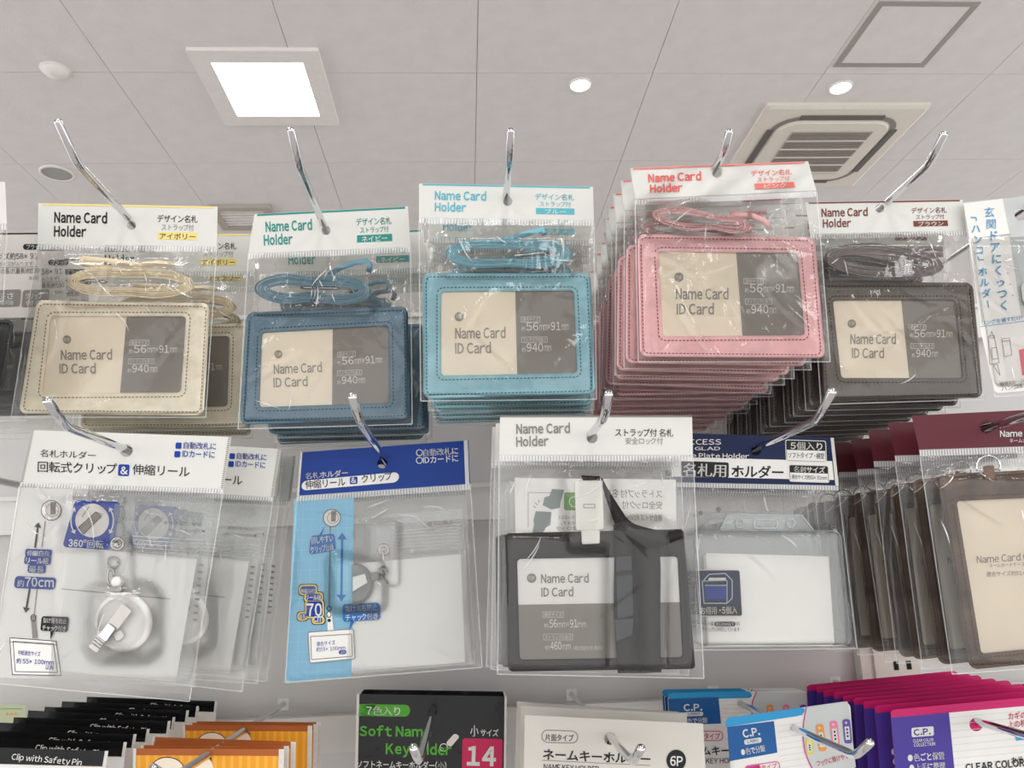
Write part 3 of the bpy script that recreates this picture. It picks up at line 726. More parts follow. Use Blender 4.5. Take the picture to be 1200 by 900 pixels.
for pts in ([(1158, 394), (1165, 393), (1171, 425), (1160, 427)], [(1160, 396), (1162, 388), (1165, 396)], [(1162, 408), (1168, 407), (1170, 420), (1163, 421)], [(1174, 397), (1183, 396), (1186, 416), (1177, 418)], [(1174, 400), (1184, 399)], [(1164, 428), (1172, 440), (1169, 427)]):
    p.path(pts, .6, 'grey_print', .0018, True)
p.poly([(1194, 410), (1204, 408), (1207, 438), (1198, 440)], .0017, 'red_print'); p.text('直径7.5〜24', (1172, 452), (1202, 447), 4, 'grey_print', .0018); p.text('ハンコ&カ', (1174, 458), (1206, 453), 5, 'grey_print', .0018)
p.build('leaflet_print', c2)
mb = MB(S); mb.slab(rrect([(1196, 330), (1215, 328), (1218, 356), (1199, 358)], 8), .001, .004, 'white'); mb.build('white_ring', r2)
film(S, r2, [(1135, 280), (1272, 268), (1302, 455), (1166, 465)], [(1150, 290, 1290, 445, .003, 10)], 63, 12)

# ---------------------------------------------------------------- middle row
mat('blue_ink', '173a9c', .45); mat('ice_blue', '8fcbe6', .5); mat('mid_blue', '1f70b8', .45); mat('navy_ink', '0e1f4c', .45); mat('deep_blue', '0a3a92', .4)
mat('offwhite', 'f2f1ee', .5); mat('plastic_white', 'f4f3f0', .3); mat('green_print', '58b03a', .5); mat('yellow_print', 'f2d65a', .5); mat('pale_green', 'cfe0a8', .3)
def stamped_reel_icon(p, x, y, r, off=.001):
    p.poly(circ(x, y, r, n=20), off, 'dark_print'); p.poly(circ(x, y, r-.8, n=20), off+.0001, 'pale_print')
    p.path(circ(x+1, y, r*.62, n=14), .6, 'grey_print', off+.0002, True); p.slab([(x-1, y-r*.8), (x+r*.5, y-r*.8), (x+r*.4, y+r*.4), (x-1, y+r*.4)], off+.0001, off+.0003, 'grey_print')
def pouch_icon(p, q, off=.001):
    p.poly(q, off, 'dark_print'); p.poly(inset(q, .9), off+.0001, 'offwhite'); p.path(inset(q, 4), .8, 'dark_print', off+.0002, True)
    p.line(bil(q, 0, .12), bil(q, 1, .12), .6, 'dark_print', off+.0002)
def callout(p, q, r, m, lines, tailp=None, off=.0012, tm='white', bold=.01):
    p.poly(rrect(q, r), off, m)
    if tailp: p.poly(tailp, off, m)
    n = len(lines)
    for k, t in enumerate(lines):
        b = (k+.86)/n; p.text(t, bil(q, .07, b), bil(q, .93, b), dist(q[0], q[3])/n*.68, tm, off+.0002, bold)

# white badge reel pack
S = surf('m1', (148, 528), .07)
r = thing('badge_reel_pack', S.p0, 'white badge reel pack with a white header in front at the middle row left', 'badge reel')
hq = [(37, 504), (271, 512), (262, 573), (24, 565)]
hd = header(S, r, hq, (148, 528), hr=7.5); p = MB(S)
p.text('名札ホルダー', (47, 534.5), (112, 537.5), 8, 'dark_print', .001)
p.text('回転式クリップ', (44, 552), (137, 554.5), 11.5, 'dark_print', .001, .006); p.text('伸縮リール', (155, 555), (222, 558), 11.5, 'dark_print', .001, .006)
p.poly(rrect([(139, 544), (152, 544.4), (151, 558), (138, 557.4)], 2), .0009, 'blue_ink'); p.text('&', (141, 555.5), (149.5, 555.8), 9, 'white', .0011, .02)
for k, t in enumerate(('自動改札に', 'IDカードに')):
    y = 525+10*k; x = -1.5*k
    p.poly(rrect([(206+x, y-6.5), (213+x, y-6.3), (212.5+x, y+1), (205.5+x, y+.8)], 1.5), .0009, 'blue_ink'); p.text(t, (215+x, y), (253+x, y+1.4), 7.4, 'blue_ink', .0011, .012)
for k in range(26):
    for xa_, xb_ in ((0.0, .012), (.985, .997)): v = (k+.2)/26; p.poly(sub(hq, xa_, v, xb_, v+.45/26), .0009, 'grey_print')
p.build('header_print', hd)
q = [(24, 565), (262, 573), (222, 822), (-14, 800)]
seal(S, r, [(24, 565), (262, 573), (261, 579), (23, 571)], 70)
# backing strip with its pictures
pan = [(22, 570), (86, 572), (66, 796), (-12, 794)]
mb = MB(S); mb.slab(pan, .0, .0005, 'offwhite'); bc = mb.build('picture_strip', r); p = MB(S)
stamped_reel_icon(p, 60, 598, 12); p.line((53, 611), (49, 641), 1, 'grey_print', .001)
p.arrow((41, 642), (45, 612), 2.2, 'dark_print', .001, 6); p.line((45, 676), (40, 720), 1, 'grey_print', .001); p.arrow((35, 688), (30, 718), 2.2, 'dark_print', .001, 6)
for q_, t in (([(30, 643), (61, 644), (60, 653), (29, 652)], '伸縮自在'), ([(29, 651), (60, 652), (59, 662), (28, 661)], 'リール紐'), ([(33, 661), (54, 662), (53, 672), (32, 671)], '最長')): callout(p, q_, 2.5, 'blue_ink', [t], bold=.02)
p.poly(rrect([(18, 675), (66, 677), (64, 691), (16, 689)], 4), .0012, 'blue_ink'); p.text('約', (20, 687), (28, 687.3), 8, 'white', .0014, .02); p.text('70cm', (29, 687), (63, 688), 11, 'white', .0014, .02)
p.slab([(36, 722), (41, 721), (44, 748), (38, 748)], .0009, .0012, 'grey_print'); p.path(circ(39, 724, 3, 4, n=10), .8, 'dark_print', .0013, True)
pouch_icon(p, [(11, 747), (66, 751), (72, 792), (14, 791)], .0011)
p.text('中紙適合サイズ', (21, 767), (47, 769), 5.5, 'blue_ink', .0015, .008); p.text('約 55×100mm', (19, 777), (63, 779), 6, 'blue_ink', .0015, .012); p.text('以内', (53, 784), (62, 785), 5.5, 'blue_ink', .0015, .008)
callout(p, [(49, 722), (81, 723), (79, 741), (47, 739)], 3, 'black', ['抜け落ち防止', 'チャック付き'], [(59, 740), (63, 740), (59, 750)], .0016)
p.build('picture_print', bc)
# folded paper and pouch
mb = MB(S); mb.slab([(76, 640), (231, 655), (206, 799), (66, 786)], .0, .0006, 'bright_paper'); mb.line((72, 690), (200, 702), .8, 'grey_print', .0008); mb.build('paper_insert', r)
po = [(90, 575), (252, 583), (228, 806), (62, 795)]
mb = MB(S); mb.poly(po, .0012, 'pouch'); mb.slab([(150, 610), (240, 617), (236, 655), (148, 650)], .0008, .0011, 'pouch'); pc = mb.build('clear_pouch', r)
p = MB(S); p.text('注意:ご使用方法', (192, 614), (236, 616.5), 4, 'taupe', .0014, 0, True); p.text('●本品は非常に軽い', (196, 622), (240, 624), 3.2, 'taupe', .0014, 0, True)
for k in range(6): p.line((156, 628+4.5*k), (232, 633+4.5*k), .6, 'ltgrey', .0014)
for k in range(9): p.line((233-k*.9, 662+8*k), (238-k*.9, 662.5+8*k), 2.5, 'taupe', .0014)
p.build('pouch_print', pc)
# blue dial sticker
mb = MB(S); mb.slab(rrect([(88, 586), (141, 588), (133, 644), (73, 641)], 5), .0018, .0024, 'blue_ink'); stk = mb.build('sticker', r); p = MB(S)
p.poly(circ(108, 610, 19, n=28), .0026, 'pale_print'); p.path(circ(108, 610, 19.4, n=28), 1.0, 'white', .0027, True)
p.slab([(92, 618), (112, 600), (119, 605), (98, 626)], .0027, .003, 'taupe'); p.path([(92, 618), (112, 600), (119, 605), (98, 626)], .7, 'dark_print', .0031, True)
p.line((104, 594), (96, 606), 1, 'grey_print', .0027); p.line((112, 600), (121, 603), 1, 'grey_print', .0027)
for s_ in (-1, 1):
    arc = [(108+s_*25*math.cos(a), 610+25*math.sin(a)) for a in [-.6+1.2*k/8 for k in range(9)]]; p.path(arc[1:-1], 1.5, 'white', .0027)
    p.arrow(arc[1], (arc[0][0]-s_*.5, arc[0][1]-1.5), 1.2, 'white', .0027, 4.5); p.arrow(arc[-2], (arc[-1][0]-s_*.5, arc[-1][1]+1.5), 1.2, 'white', .0027, 4.5)
p.text('360', (80, 640), (97, 641), 8.5, 'white', .0027, .03); p.path(circ(99.5, 634, 1.5, n=8), .8, 'white', .0027, True); p.text('回転', (102, 641), (121, 642), 8.5, 'white', .0027, .02); p.build('sticker_print', stk)
# the reel
S2 = Surf(S.p0, .07); cx, cy = 145, 729
mb = MB(S2)
mb.loft([(circ(cx, cy, 33, 34, n=40), .0012), (circ(cx, cy, 34, 35, n=40), .004), (circ(cx, cy, 33, 34, n=40), .0075), (circ(cx-1, cy, 30, 31, n=40), .0085), (circ(cx-3, cy+1, 28, 29, n=40), .0085), (circ(cx-3, cy+1, 27, 28, n=40), .0075)], 'plastic_white', sm=True); rl = mb.build('reel_body', r)
mb = MB(S2); mb.slab(rrect([(129, 693), (143, 694), (145, 701), (128, 700)], 2), .002, .007, 'plastic_white', 1); mb.slab(rrect([(130, 687), (142, 688), (142, 694), (129, 693)], 2), .003, .0065, 'plastic_white', 1); mb.build('reel_neck', rl)
mb = MB(S2); mb.tube([S2(137, 689, .005), S2(137, 686, .005), S2(137.5, 682, .005), S2(138, 677, .005), S2(138.5, 674.5, .005)], [.0022, .0033, .004, .003, .001], 'plastic_white', 14); mb.build('reel_knob', rl)
def ring(mb, x, y, rx, ry, off, rad, m='chrome', a0=0, a1=2*math.pi):
    mb.ptube([(x+rx*math.cos(a), y+ry*math.sin(a)) for a in [a0+(a1-a0)*k/18 for k in range(19)]], off, rad, m, 8)
mb = MB(S2); ring(mb, 130, 676, 4, 10, .005, .0008, 'steel'); mb.build('metal_ring', r)
def snap_tab(S, root, q, sx, sy, ex, ey, sr=7):
    mb = MB(S); mb.slab(rrect(q, 4), .002, .0026, 'pouch'); tb = mb.build('clear_tab', root)
    mb = MB(S)
    for rr, o_ in ((sr, .0034), (sr*.62, .0042)): mb.loft([(circ(sx, sy, rr, n=18), .0026), (circ(sx, sy, rr, n=18), o_), (circ(sx, sy, rr*.82, n=18), o_+.0004), (circ(sx, sy, rr*.6, n=18), o_-.0004)], 'steel', sm=True)
    mb.build('snap_button', tb)
    mb = MB(S); ring(mb, ex, ey, sr*.8, sr*.72, .0028, .0007, 'steel'); mb.build('eyelet', tb); return tb
snap_tab(S2, r, [(134, 590), (152, 591), (146, 673), (124, 670)], 137, 637, 132, 659, 8.5)
mb = MB(S2)
def clipq(a, b, w0, w1, o0, o1, m='steel', rr=2):
    d = dist(a, b); nx, ny = -(b[1]-a[1])/d, (b[0]-a[0])/d
    q_ = [(a[0]-nx*w0/2, a[1]-ny*w0/2), (b[0]-nx*w1/2, b[1]-ny*w1/2), (b[0]+nx*w1/2, b[1]+ny*w1/2), (a[0]+nx*w0/2, a[1]+ny*w0/2)]
    if rr: q_ = rrect(q_, rr, 3)
    mb.slab(q_, o0, o1, m, .6)
clipq((149, 711), (122, 747), 15, 14, .010, .0135); clipq((131, 733), (119, 749), 11, 12, .0135, .0155, 'chrome'); clipq((122, 742), (108, 762), 14, 13, .0095, .012)
for k in range(5): 
    t_ = k/5; c_ = lerp((120, 746), (109, 761), t_); clipq((c_[0]+.8, c_[1]-1), (c_[0]-.8, c_[1]+1), 13, 13, .012, .0135, 'steel', 0)
mb.build('metal_clip', rl)
mb = MB(S2); mb.slab(rrect([(132, 742), (142, 737), (147, 746), (136, 753)], 4), .0085, .011, 'plastic_white', 1); mb.build('clip_pivot', rl)
film(S, r, q, [(122, 706, 164, 752, .0150, 36), (80, 590, 140, 640, .0032, 12), (124, 640, 146, 700, .006, 14), (66, 650, 228, 790, .0016, 10)], 71, 26, camp=.0010, clen=(.1, .45))
place_stack(r, [.045, .067, .089], 'white badge reel packs', '%s white badge reel pack behind the front one', offs=[(.022, .02, .0), (.020, -.02, .0), (.024, .0, .0)])

# blue topped reel pack
S = surf('m2', (448, 541), .06)
r = thing('badge_reel_pack', S.p0, 'badge reel pack with a deep blue header and light blue picture strip', 'badge reel')
hq = [(352, 530), (549, 516), (551, 567), (348, 581)]
hd = header(S, r, hq, (448, 543), 'deep_blue', hr=6); p = MB(S)
p.poly(sub(hq, .0, .0, .012, 1), .0009, 'white'); p.poly(sub(hq, .972, 0, .995, 1), .0009, 'white')
p.text('名札ホルダー', (358, 561), (408, 557), 7, 'white', .001, .008)
p.poly(rrect([(354, 563.5), (468, 553), (467, 565), (353, 575)], 6.5, 6), .0009, 'offwhite')
p.text('伸縮リール', (358, 572.5), (405, 568.5), 9.5, 'dark_print', .0011, .01); p.poly(rrect([(410, 559), (419, 558.4), (419, 567), (410, 567.6)], 1.5), .001, 'blue_ink'); p.text('&', (411.5, 566), (417.5, 565.6), 6.5, 'white', .0012, .02); p.text('クリップ', (424, 565.5), (460, 561.5), 9, 'dark_print', .0011, .01)
for k, t in enumerate(('自動改札に', 'IDカードに')): p.path(circ(491.5, 530.5+9*k, 3.6, n=14), 1, 'white', .001, True); p.text(t, (496, 534+8.8*k), (537, 531.5+8.8*k), 7.6, 'white', .001, .012)
p.build('header_print', hd)
seal(S, r, [(348, 581), (551, 567), (552, 574), (347, 588)], 60)
mb = MB(S); mb.slab([(345, 584), (415, 583), (412, 793), (335, 799)], 0, .0006, 'ice_blue'); bc = mb.build('picture_strip', r); p = MB(S)
mat('ice_line', 'a6d8ee', .5)
for k in range(1, 7): p.line((346-k*1.0+k*11, 586), (336+k*12, 796), .5, 'ice_line', .0008)
for k in range(1, 18): p.line((345-k*.5, 585+k*12), (414, 583+k*11.8), .5, 'ice_line', .0008)
stamped_reel_icon(p, 389, 607, 10.5); p.line((387, 617), (385.5, 712), 1.4, 'grey_print', .001)
p.arrow((401, 624), (400, 705), 2.6, 'mid_blue', .001, 8, True)
callout(p, [(364, 628), (392, 625), (394, 645), (362, 650)], 4, 'mid_blue', ['回しやすい', 'クリップ仕様'], [(372, 630), (376, 630), (381, 616)], .0012)
for (a, b, c_, d), t, h in (((351, 686, 371, 697), '伸縮自在!', 5), ((357, 695, 378, 705), 'リール紐', 6), ((358, 704, 379, 724), '70', 15), ((349, 718, 360, 727), '最長', 5), ((366, 723, 380, 731), 'cm', 7)):
    p.poly(rrect([(a-1.5, b-1.5), (c_+1.5, b-2), (c_+1.5, d+1), (a-1.5, d+1.5)], 4), .001, 'dark_print'); p.poly(rrect([(a-.5, b-.5), (c_+.5, b-1), (c_+.5, d), (a-.5, d+.5)], 4), .0012, 'yellow_print'); p.poly(rrect([(a+1, b+1), (c_-1, b+.5), (c_-1, d-1.5), (a+1, d-1)], 3), .0013, 'blue_ink')
    p.text(t, (a+1.5, d-2), (c_-1.5, d-2.4), h, 'white', .0015, .02)
p.slab([(383, 717), (389, 717), (391, 739), (384, 739)], .001, .0014, 'offwhite'); p.path(circ(385.5, 713, 2.6, n=10), .9, 'dark_print', .0014, True); p.path(circ(385.5, 720, 2.6, 3.5, n=10), .9, 'dark_print', .0016, True); p.poly(circ(385.8, 727, 2), .0016, 'dark_print')
p.build('picture_print', bc)
mb = MB(S); mb.slab([(412, 661), (540, 649), (545, 776), (412, 787)], 0, .0006, 'bright_paper'); mb.build('paper_insert', r)
mb = MB(S); mb.slab(rrect([(361, 741), (414, 737), (416, 772), (363, 777)], 2), .0012, .0018, 'offwhite'); pi = mb.build('picture_tag', r); p = MB(S)
p.path(rrect([(361, 741), (414, 737), (416, 772), (363, 777)], 2), .9, 'grey_print', .002, True); p.path([(364, 746), (412, 743), (413, 769), (365, 773)], .9, 'grey_print', .002, True)
p.text('適合サイズ', (371, 757), (393, 755), 5, 'blue_ink', .0021); p.text('約55×100mm', (371, 763.5), (405, 761), 5, 'blue_ink', .0021); p.poly(rrect([(397, 762), (406, 761.5), (406, 766.5), (397, 767)], 2.4), .002, 'blue_ink'); p.text('以内', (399, 766), (404.5, 765.6), 3.4, 'white', .0022)
callout(p, [(401, 708), (445, 706), (446, 726), (402, 729)], 4, 'mid_blue', ['抜け落ち防止', 'チャック付き'], [(411, 727), (416, 727), (409, 739)], .0022)
p.build('tag_print', pi)
S2 = S
mb = MB(S2); cx, cy = 413, 684; mat('reel_grey', '8d908c', .2); mat('reel_green', '86a84a', .2)
half = [(cx+25*math.cos(a), cy+25*math.sin(a)) for a in [-math.pi/2+math.pi*k/20 for k in range(21)]]
mb.loft([(half, .001), (half, .006), ([(cx+(x-cx)*.85, cy+(y-cy)*.85) for x, y in half], .008)], 'reel_grey', sm=False)
mb.slab([(413, 676), (428, 672), (431, 683), (413, 694)], .008, .010, 'plastic_white', 1); rl = mb.build('reel_body', r)
mb = MB(S2); mb.slab(rrect([(432, 672), (444, 670), (446, 679), (434, 682)], 3), .003, .007, 'reel_grey', 1); mb.build('reel_neck', rl)
snap_tab(S2, r, [(442, 613), (463, 613), (459, 678), (438, 680)], 449.5, 644, 449, 669, 7)
mb = MB(S2); mb.ptube([(449, 668), (451, 676), (455, 684)], .0036, .0007, 'steel'); mb.build('metal_ring', r)
mb = MB(S2); mb.poly([(416, 606), (543, 596), (552, 778), (413, 790)], .0011, 'pouch'); pc = mb.build('clear_pouch', r); p = MB(S)
p.text('ご注意:保管', (500, 616), (541, 612), 4.5, 'taupe', .0013, 0, True); p.line((500, 620), (541, 616), .6, 'taupe', .0013)
for k in range(7): p.line((462, 622+4*k), (538, 617+4*k), .5, 'ltgrey', .0013)
p.build('pouch_print', pc)
film(S, r, [(348, 581), (551, 567), (565, 782), (334, 800)], [(398, 662, 440, 704, .0105, 20), (436, 615, 462, 680, .0045, 12), (412, 650, 545, 780, .0012, 8)], 72, 16)
place_stack(r, [.03], 'blue topped badge reel packs', '%s badge reel pack with a deep blue header, hidden behind the front one', offs=[(-.004, .005, 0)])

# black card holder pack with strap
mat('black_vinyl', '2c2928', .4); mat('black_fabric', '1c1819', .5, kind='fabric'); mat('buckle', 'efefe8', .35)
S = surf('m3', (694, 513), .05)
r = thing('card_holder_pack', S.p0, 'black card holder pack with a white buckle and a plain white header', 'card holder')
hq = [(586, 487), (811, 487), (812, 533), (585, 533)]
hd = header(S, r, hq, (694, 513), hr=6.5); p = MB(S)
p.poly(sub(hq, 0, 0, 1, .04), .0009, 'grey_print')
p.text('Name Card', (605, 508), (668, 507), 12, 'grey_print', .001, .03); p.text('Holder', (605, 523), (643, 522), 12, 'grey_print', .001, .03)
p.text('ストラップ付 名札', (721, 510.5), (789, 511), 8.5, 'dark_print', .001, .006); p.text('安全ロック付', (733, 520), (777, 520), 7.4, 'grey_print', .001)
p.build('header_print', hd); seal(S, r, [(585, 533), (812, 533), (812, 541), (585, 541)], 64)
mb = MB(S); mb.slab([(603, 560), (792, 562), (793, 632), (604, 632)], .0, .0005, 'offwhite'); cd = mb.build('backing_card', r); p = MB(S)
p.text('ストラップ付 名札', (708, 582), (776, 583), 9, 'taupe', .0007, 0, True); p.text('安全ロック付', (729, 595), (776, 596), 8.5, 'taupe', .0007, 0, True); p.text('適合サイズ 約56×91mm', (716, 609), (776, 610), 7, 'taupe', .0007, 0, True); p.text('ロックが外れます', (735, 619), (776, 620), 4.5, 'ltgrey', .0007, 0, True)
p.text('首を強く引っぱると', (654, 608), (690, 608), 4, 'taupe', .0007, 0, True); p.text('外れます。', (658, 614.5), (678, 614.5), 4, 'taupe', .0007, 0, True); p.text('安全ロック', (652, 621), (684, 621), 4.5, 'taupe', .0007, 0, True)
mat('lock_grey', '8f9896', .5); mat('reflect_green', '7fae6a', .5)
p.path([(672, 578), (619, 577), (619, 618)], .5, 'taupe', .0007)
p.poly([(647, 573), (661, 574), (657, 588), (656, 595), (646, 597), (636, 592), (638, 583), (644, 581)], .0007, 'lock_grey'); p.poly([(628, 599), (646, 600), (645, 615), (640, 618), (636, 624), (624, 624), (626, 614), (625, 610)], .0007, 'lock_grey')
for a, b in (((627, 589), (630, 592)), ((625, 593), (628, 595)), ((631, 586), (632, 589))): p.line(a, b, .8, 'taupe', .0007)
p.poly(rrect([(661, 577), (684, 577), (684, 598), (661, 598)], 3), .0007, 'reflect_green'); p.path(circ(673, 588, 6, n=12), 1, 'offwhite', .0008, True)  # green reflection painted as a flat patch among the print
p.build('card_print', cd)
oq = [(592, 625), (801, 620), (815, 784), (596, 787)]; wq = [(606, 655), (794, 652), (800, 770), (609, 773)]
fr = frame(S, r, oq, wq, 'black_vinyl', 'black', r=5, th=.003)
mb = MB(S); mb.slab(inset(wq, -1.5), .0006, .0014, 'bright_paper'); cd = mb.build('insert_card', r); p = MB(S); p.poly(sub(wq, 0, .455, 1, 1), .0015, 'taupe')
c = (623, 677.5); p.poly(circ(c[0], c[1], 5.6), .0016, 'grey_print'); p.text('FOR', (619.5, 679.5), (626.5, 679.5), 4.4, 'white', .0018, .01)
p.text('Name Card', (634, 683), (690, 682.5), 11, 'grey_print', .0017, .024); p.text('ID Card', (634.5, 699), (672, 698.5), 11, 'grey_print', .0017, .024)
for x0, x1, y0, y1, t in ((636, 660, 717, 723.5, '適合サイズ'), (637, 671, 743, 750, 'ストラップの長さ')): p.path([(x0, y0), (x1, y0), (x1, y1), (x0, y1)], .5, 'pale_print', .0017, True); p.text(t, (x0+1.5, y1-1.2), (x1-1.5, y1-1.2), 4.4, 'pale_print', .0017)
for x0, x1, h, t in ((638, 643, 5, '約'), (644, 653, 9.5, '56'), (653.5, 667, 6, 'mm×'), (668, 677, 9.5, '91'), (677.5, 687, 6, 'mm')): p.text(t, (x0, 735.5), (x1, 735), h, 'pale_print', .0017, .012 if h > 9 else 0)
for x0, x1, h, t in ((639, 644, 5, '約'), (645, 658, 9.5, '460'), (659, 669, 6, 'mm'), (672, 706, 4.5, '(取付部分を含む)')): p.text(t, (x0, 761.5), (x1, 761), h, 'pale_print', .0017, .012 if h > 9 else 0)
p.build('card_print', cd)
mb = MB(S); mb.poly(inset(wq, -1), .002, 'window'); mb.build('clear_window', r)
# strap folded over the front: loops of flat webbing
st = MB(S)
def band(pts_l, pts_r, offs, m='black_fabric', th=.0008):
    def cat(a):
        o_ = []
        for k in range(len(a)-1):
            p0, p1, p2, p3 = a[max(k-1, 0)], a[k], a[k+1], a[min(k+2, len(a)-1)]
            for j in range(6):
                t = j/6; o_.append(tuple(.5*(2*p1[i]+(p2[i]-p0[i])*t+(2*p0[i]-5*p1[i]+4*p2[i]-p3[i])*t*t+(3*p1[i]-p0[i]-3*p2[i]+p3[i])*t**3) for i in range(len(p1))))
        return o_+[tuple(a[-1])]
    pts_l, pts_r, offs = cat(pts_l), cat(pts_r), [o_[0] for o_ in cat([(o_,) for o_ in offs])]
    n = len(pts_l); vs = []; fs = []
    for k in range(n):
        for q_ in (pts_l[k], pts_r[k]):
            vs.append(S(q_[0], q_[1], offs[k])); vs.append(S(q_[0], q_[1], offs[k]-th))
    for k in range(n-1):
        a = 4*k; b = a+4; fs += [[a, b, b+2, a+2], [a+1, a+3, b+3, b+1], [a, a+1, b+1, b], [a+2, b+2, b+3, a+3]]
    st.add(vs, fs, m, True)
band([(719, 615), (720, 650), (719, 700), (721, 745), (724, 789)], [(744, 615), (745, 650), (746, 700), (748, 745), (752, 789)], [.0058, .0052, .006, .0055, .0045])
band([(744, 622), (745, 660), (746, 700), (748, 745), (751, 789)], [(771, 622), (774, 660), (774, 700), (774, 745), (775, 788)], [.0045, .0062, .0052, .006, .0045])
band([(731, 603), (742, 613), (757, 618), (776, 622), (798, 622)], [(722, 618), (738, 632), (757, 640), (776, 640), (800, 630)], [.0068, .008, .0085, .0075, .005])
ns = st.build('neck_strap', r)
st = MB(S); band([(681, 557), (684, 566)], [(703, 558), (703, 566)], [.0095, .0085]); band([(704, 560), (708, 578), (714, 596), (722, 618)], [(706, 560), (713, 574), (722, 588), (733, 605)], [.009, .0085, .0075, .0068]); st.build('strap_end', ns)
mb = MB(S); mat('dark_buckle', '3c3f44', .3)
mb.slab(rrect([(722, 652), (740, 650), (742, 722), (724, 726)], 3), .0066, .009, 'dark_buckle', 1); mb.slab([(720, 726), (743, 724), (741, 745), (722, 752)], .0066, .0085, 'dark_buckle', 1); mb.slab([(722, 670), (741, 668), (741, 673), (722, 675)], .009, .0105, 'black_fabric', .5); mb.build('safety_buckle', ns)
mb = MB(S); mb.slab(rrect([(673, 563), (706, 563), (708, 621), (675, 622)], 2.5), .0072, .0098, 'buckle', 1); mb.slab(rrect([(681, 620), (703, 620), (703, 637), (682, 638)], 2), .0072, .0092, 'buckle', 1)
cl = mb.build('white_clip', r); cl['label'] = 'white plastic clip'
mb = MB(S); mb.path([(684, 591), (697, 591), (697, 595), (684, 595)], .8, 'grey_print', .0100, True); mb.build('clip_slot', cl)
film(S, r, [(585, 541), (812, 533), (825, 795), (583, 790)], [(675, 565, 706, 635, .0105, 22), (600, 632, 806, 780, .0032, 10), (720, 620, 774, 780, .0108, 20)], 73, 16)
place_stack(r, [.022, .036], 'black card holder packs with white buckles', '%s black card holder pack with a white buckle from the front', offs=[(-.002, .008, 0), (-.004, .012, .0)])

# clear name plate holder pack
mat('pouch_edge', 'b9c6ca', .3)
S = surf('m4', (886, 528), .05)
r = thing('name_plate_holder_pack', S.p0, 'clear name plate holder pack with a navy and white header', 'name plate holder')
hq = [(787, 507), (977, 513), (983, 569), (787, 565)]
hd = header(S, r, hq, (886, 528), 'navy_ink', hr=6); p = MB(S)
p.poly(sub(hq, .0, .49, .975, .885), .0009, 'offwhite'); p.poly(sub(hq, .98, 0, 1, 1), .0009, 'white')
p.text('ACCESS', (798, 521), (845, 521), 6.4, 'pale_print', .001, .012); p.text('GLAD', (814, 527.5), (844, 527.5), 4, 'pale_print', .001, .01)
p.text('Name Plate Holder', (790, 536.5), (878, 537.5), 6.2, 'pale_print', .001, .012)
p.poly(rrect([(798, 540), (854, 542), (854, 560), (798, 558)], 2), .001, 'dark_print'); p.text('名札用', (800, 556.5), (851, 558), 14, 'white', .0012, .02)
p.text('ホルダー', (857, 558), (918, 559.5), 13.5, 'dark_print', .0011, .02)
for (a, b, c_, d), t1, t2 in (((920, 515, 968, 541), '5個入り', 'ソフトタイプ・横型'), ((924, 544, 971, 565), '名刺サイズ', '適合サイズ約55×91mm')):
    q_ = [(a, b), (c_, b+1.5), (c_+1, d+1), (a+1, d-.5)]; p.poly(rrect(q_, 2.5), .0011, 'white'); p.poly(rrect(inset(q_, 1), 2), .0012, 'dark_print'); p.poly(sub(q_, .03, .47, .97, .95), .0013, 'offwhite')
    p.text(t1, bil(q_, .12, .42), bil(q_, .9, .42), (d-b)*.32, 'white', .0014, .014); p.text(t2, bil(q_, .06, .82), bil(q_, .94, .82), (d-b)*.24, 'dark_print', .0015, .006)
p.build('header_print', hd); seal(S, r, [(787, 565), (983, 569), (983, 575), (787, 571)], 60)
for dz, dx in ((.0012, 0), (.0024, 1.5), (.0036, 3)):
    body = rrect([(816-dx, 622), (985, 622), (1000-dx, 756), (820-dx, 758)], 9, 4)
    out = [(843, 624), (853, 603), (940, 604), (955, 623)]
    mb = MB(S); mb.slab(body, dz-.0008, dz, 'pouch'); mb.slab(out, dz-.0008, dz, 'pouch')
    if dx == 3:
        mb.path(body+[], 1.2, 'pouch_edge', dz+.0003, True); mb.path(out, 1.0, 'pouch_edge', dz+.0003)
        for x in (867, 927): ring(mb, x, 613.5, 4.5, 5, dz+.0004, .0005, 'pouch_edge')
        mb.path(rrect([(884, 609), (911, 609), (911, 619), (884, 619)], 3), 1.3, 'pouch_edge', dz+.0003, True)
    mb.build('clear_pouch', r)
ring_h = MB(S); ring_h.poly(circ(842, 597, 3, n=14), .0005, 'grey_print'); ring_h.build('vent_hole', r)
mb = MB(S); mb.slab([(824, 650), (970, 655), (976, 757), (829, 757)], .0036, .0042, 'white'); mb.slab([(827, 648), (971, 652), (978, 754), (831, 755)], .0042, .0048, 'bright_paper'); mb.build('paper_insert', r)
mb = MB(S); q_ = rrect([(816, 668), (867, 668), (870, 722), (820, 722)], 3); mb.slab(q_, .0052, .0058, 'navy_ink'); sk = mb.build('sticker', r); p = MB(S)
p.poly([(819.5, 709), (869, 709), (869.5, 721.5), (820, 721.5)], .006, 'dark_print'); p.path(q_, .9, 'pale_print', .006, True)
p.text('お得用・5個入', (821, 719.5), (864, 718.5), 8.3, 'white', .0061, .016)
bag = [(823, 682), (831, 673), (850, 672), (858, 680), (858, 701), (852, 707), (825, 707)]; p.path(bag, 1.2, 'pouch_edge', .006, True); p.poly([(826, 687), (851, 687), (851, 702), (827, 702)], .006, 'blue_ink'); p.path([(825, 681), (852, 680), (852, 706)], 1, 'pouch_edge', .0061); p.path([(826, 686), (852, 686)], 1, 'pouch_edge', .0061)
p.poly([(831, 677), (851, 677), (850, 680), (830, 680)], .0061, 'pale_print')
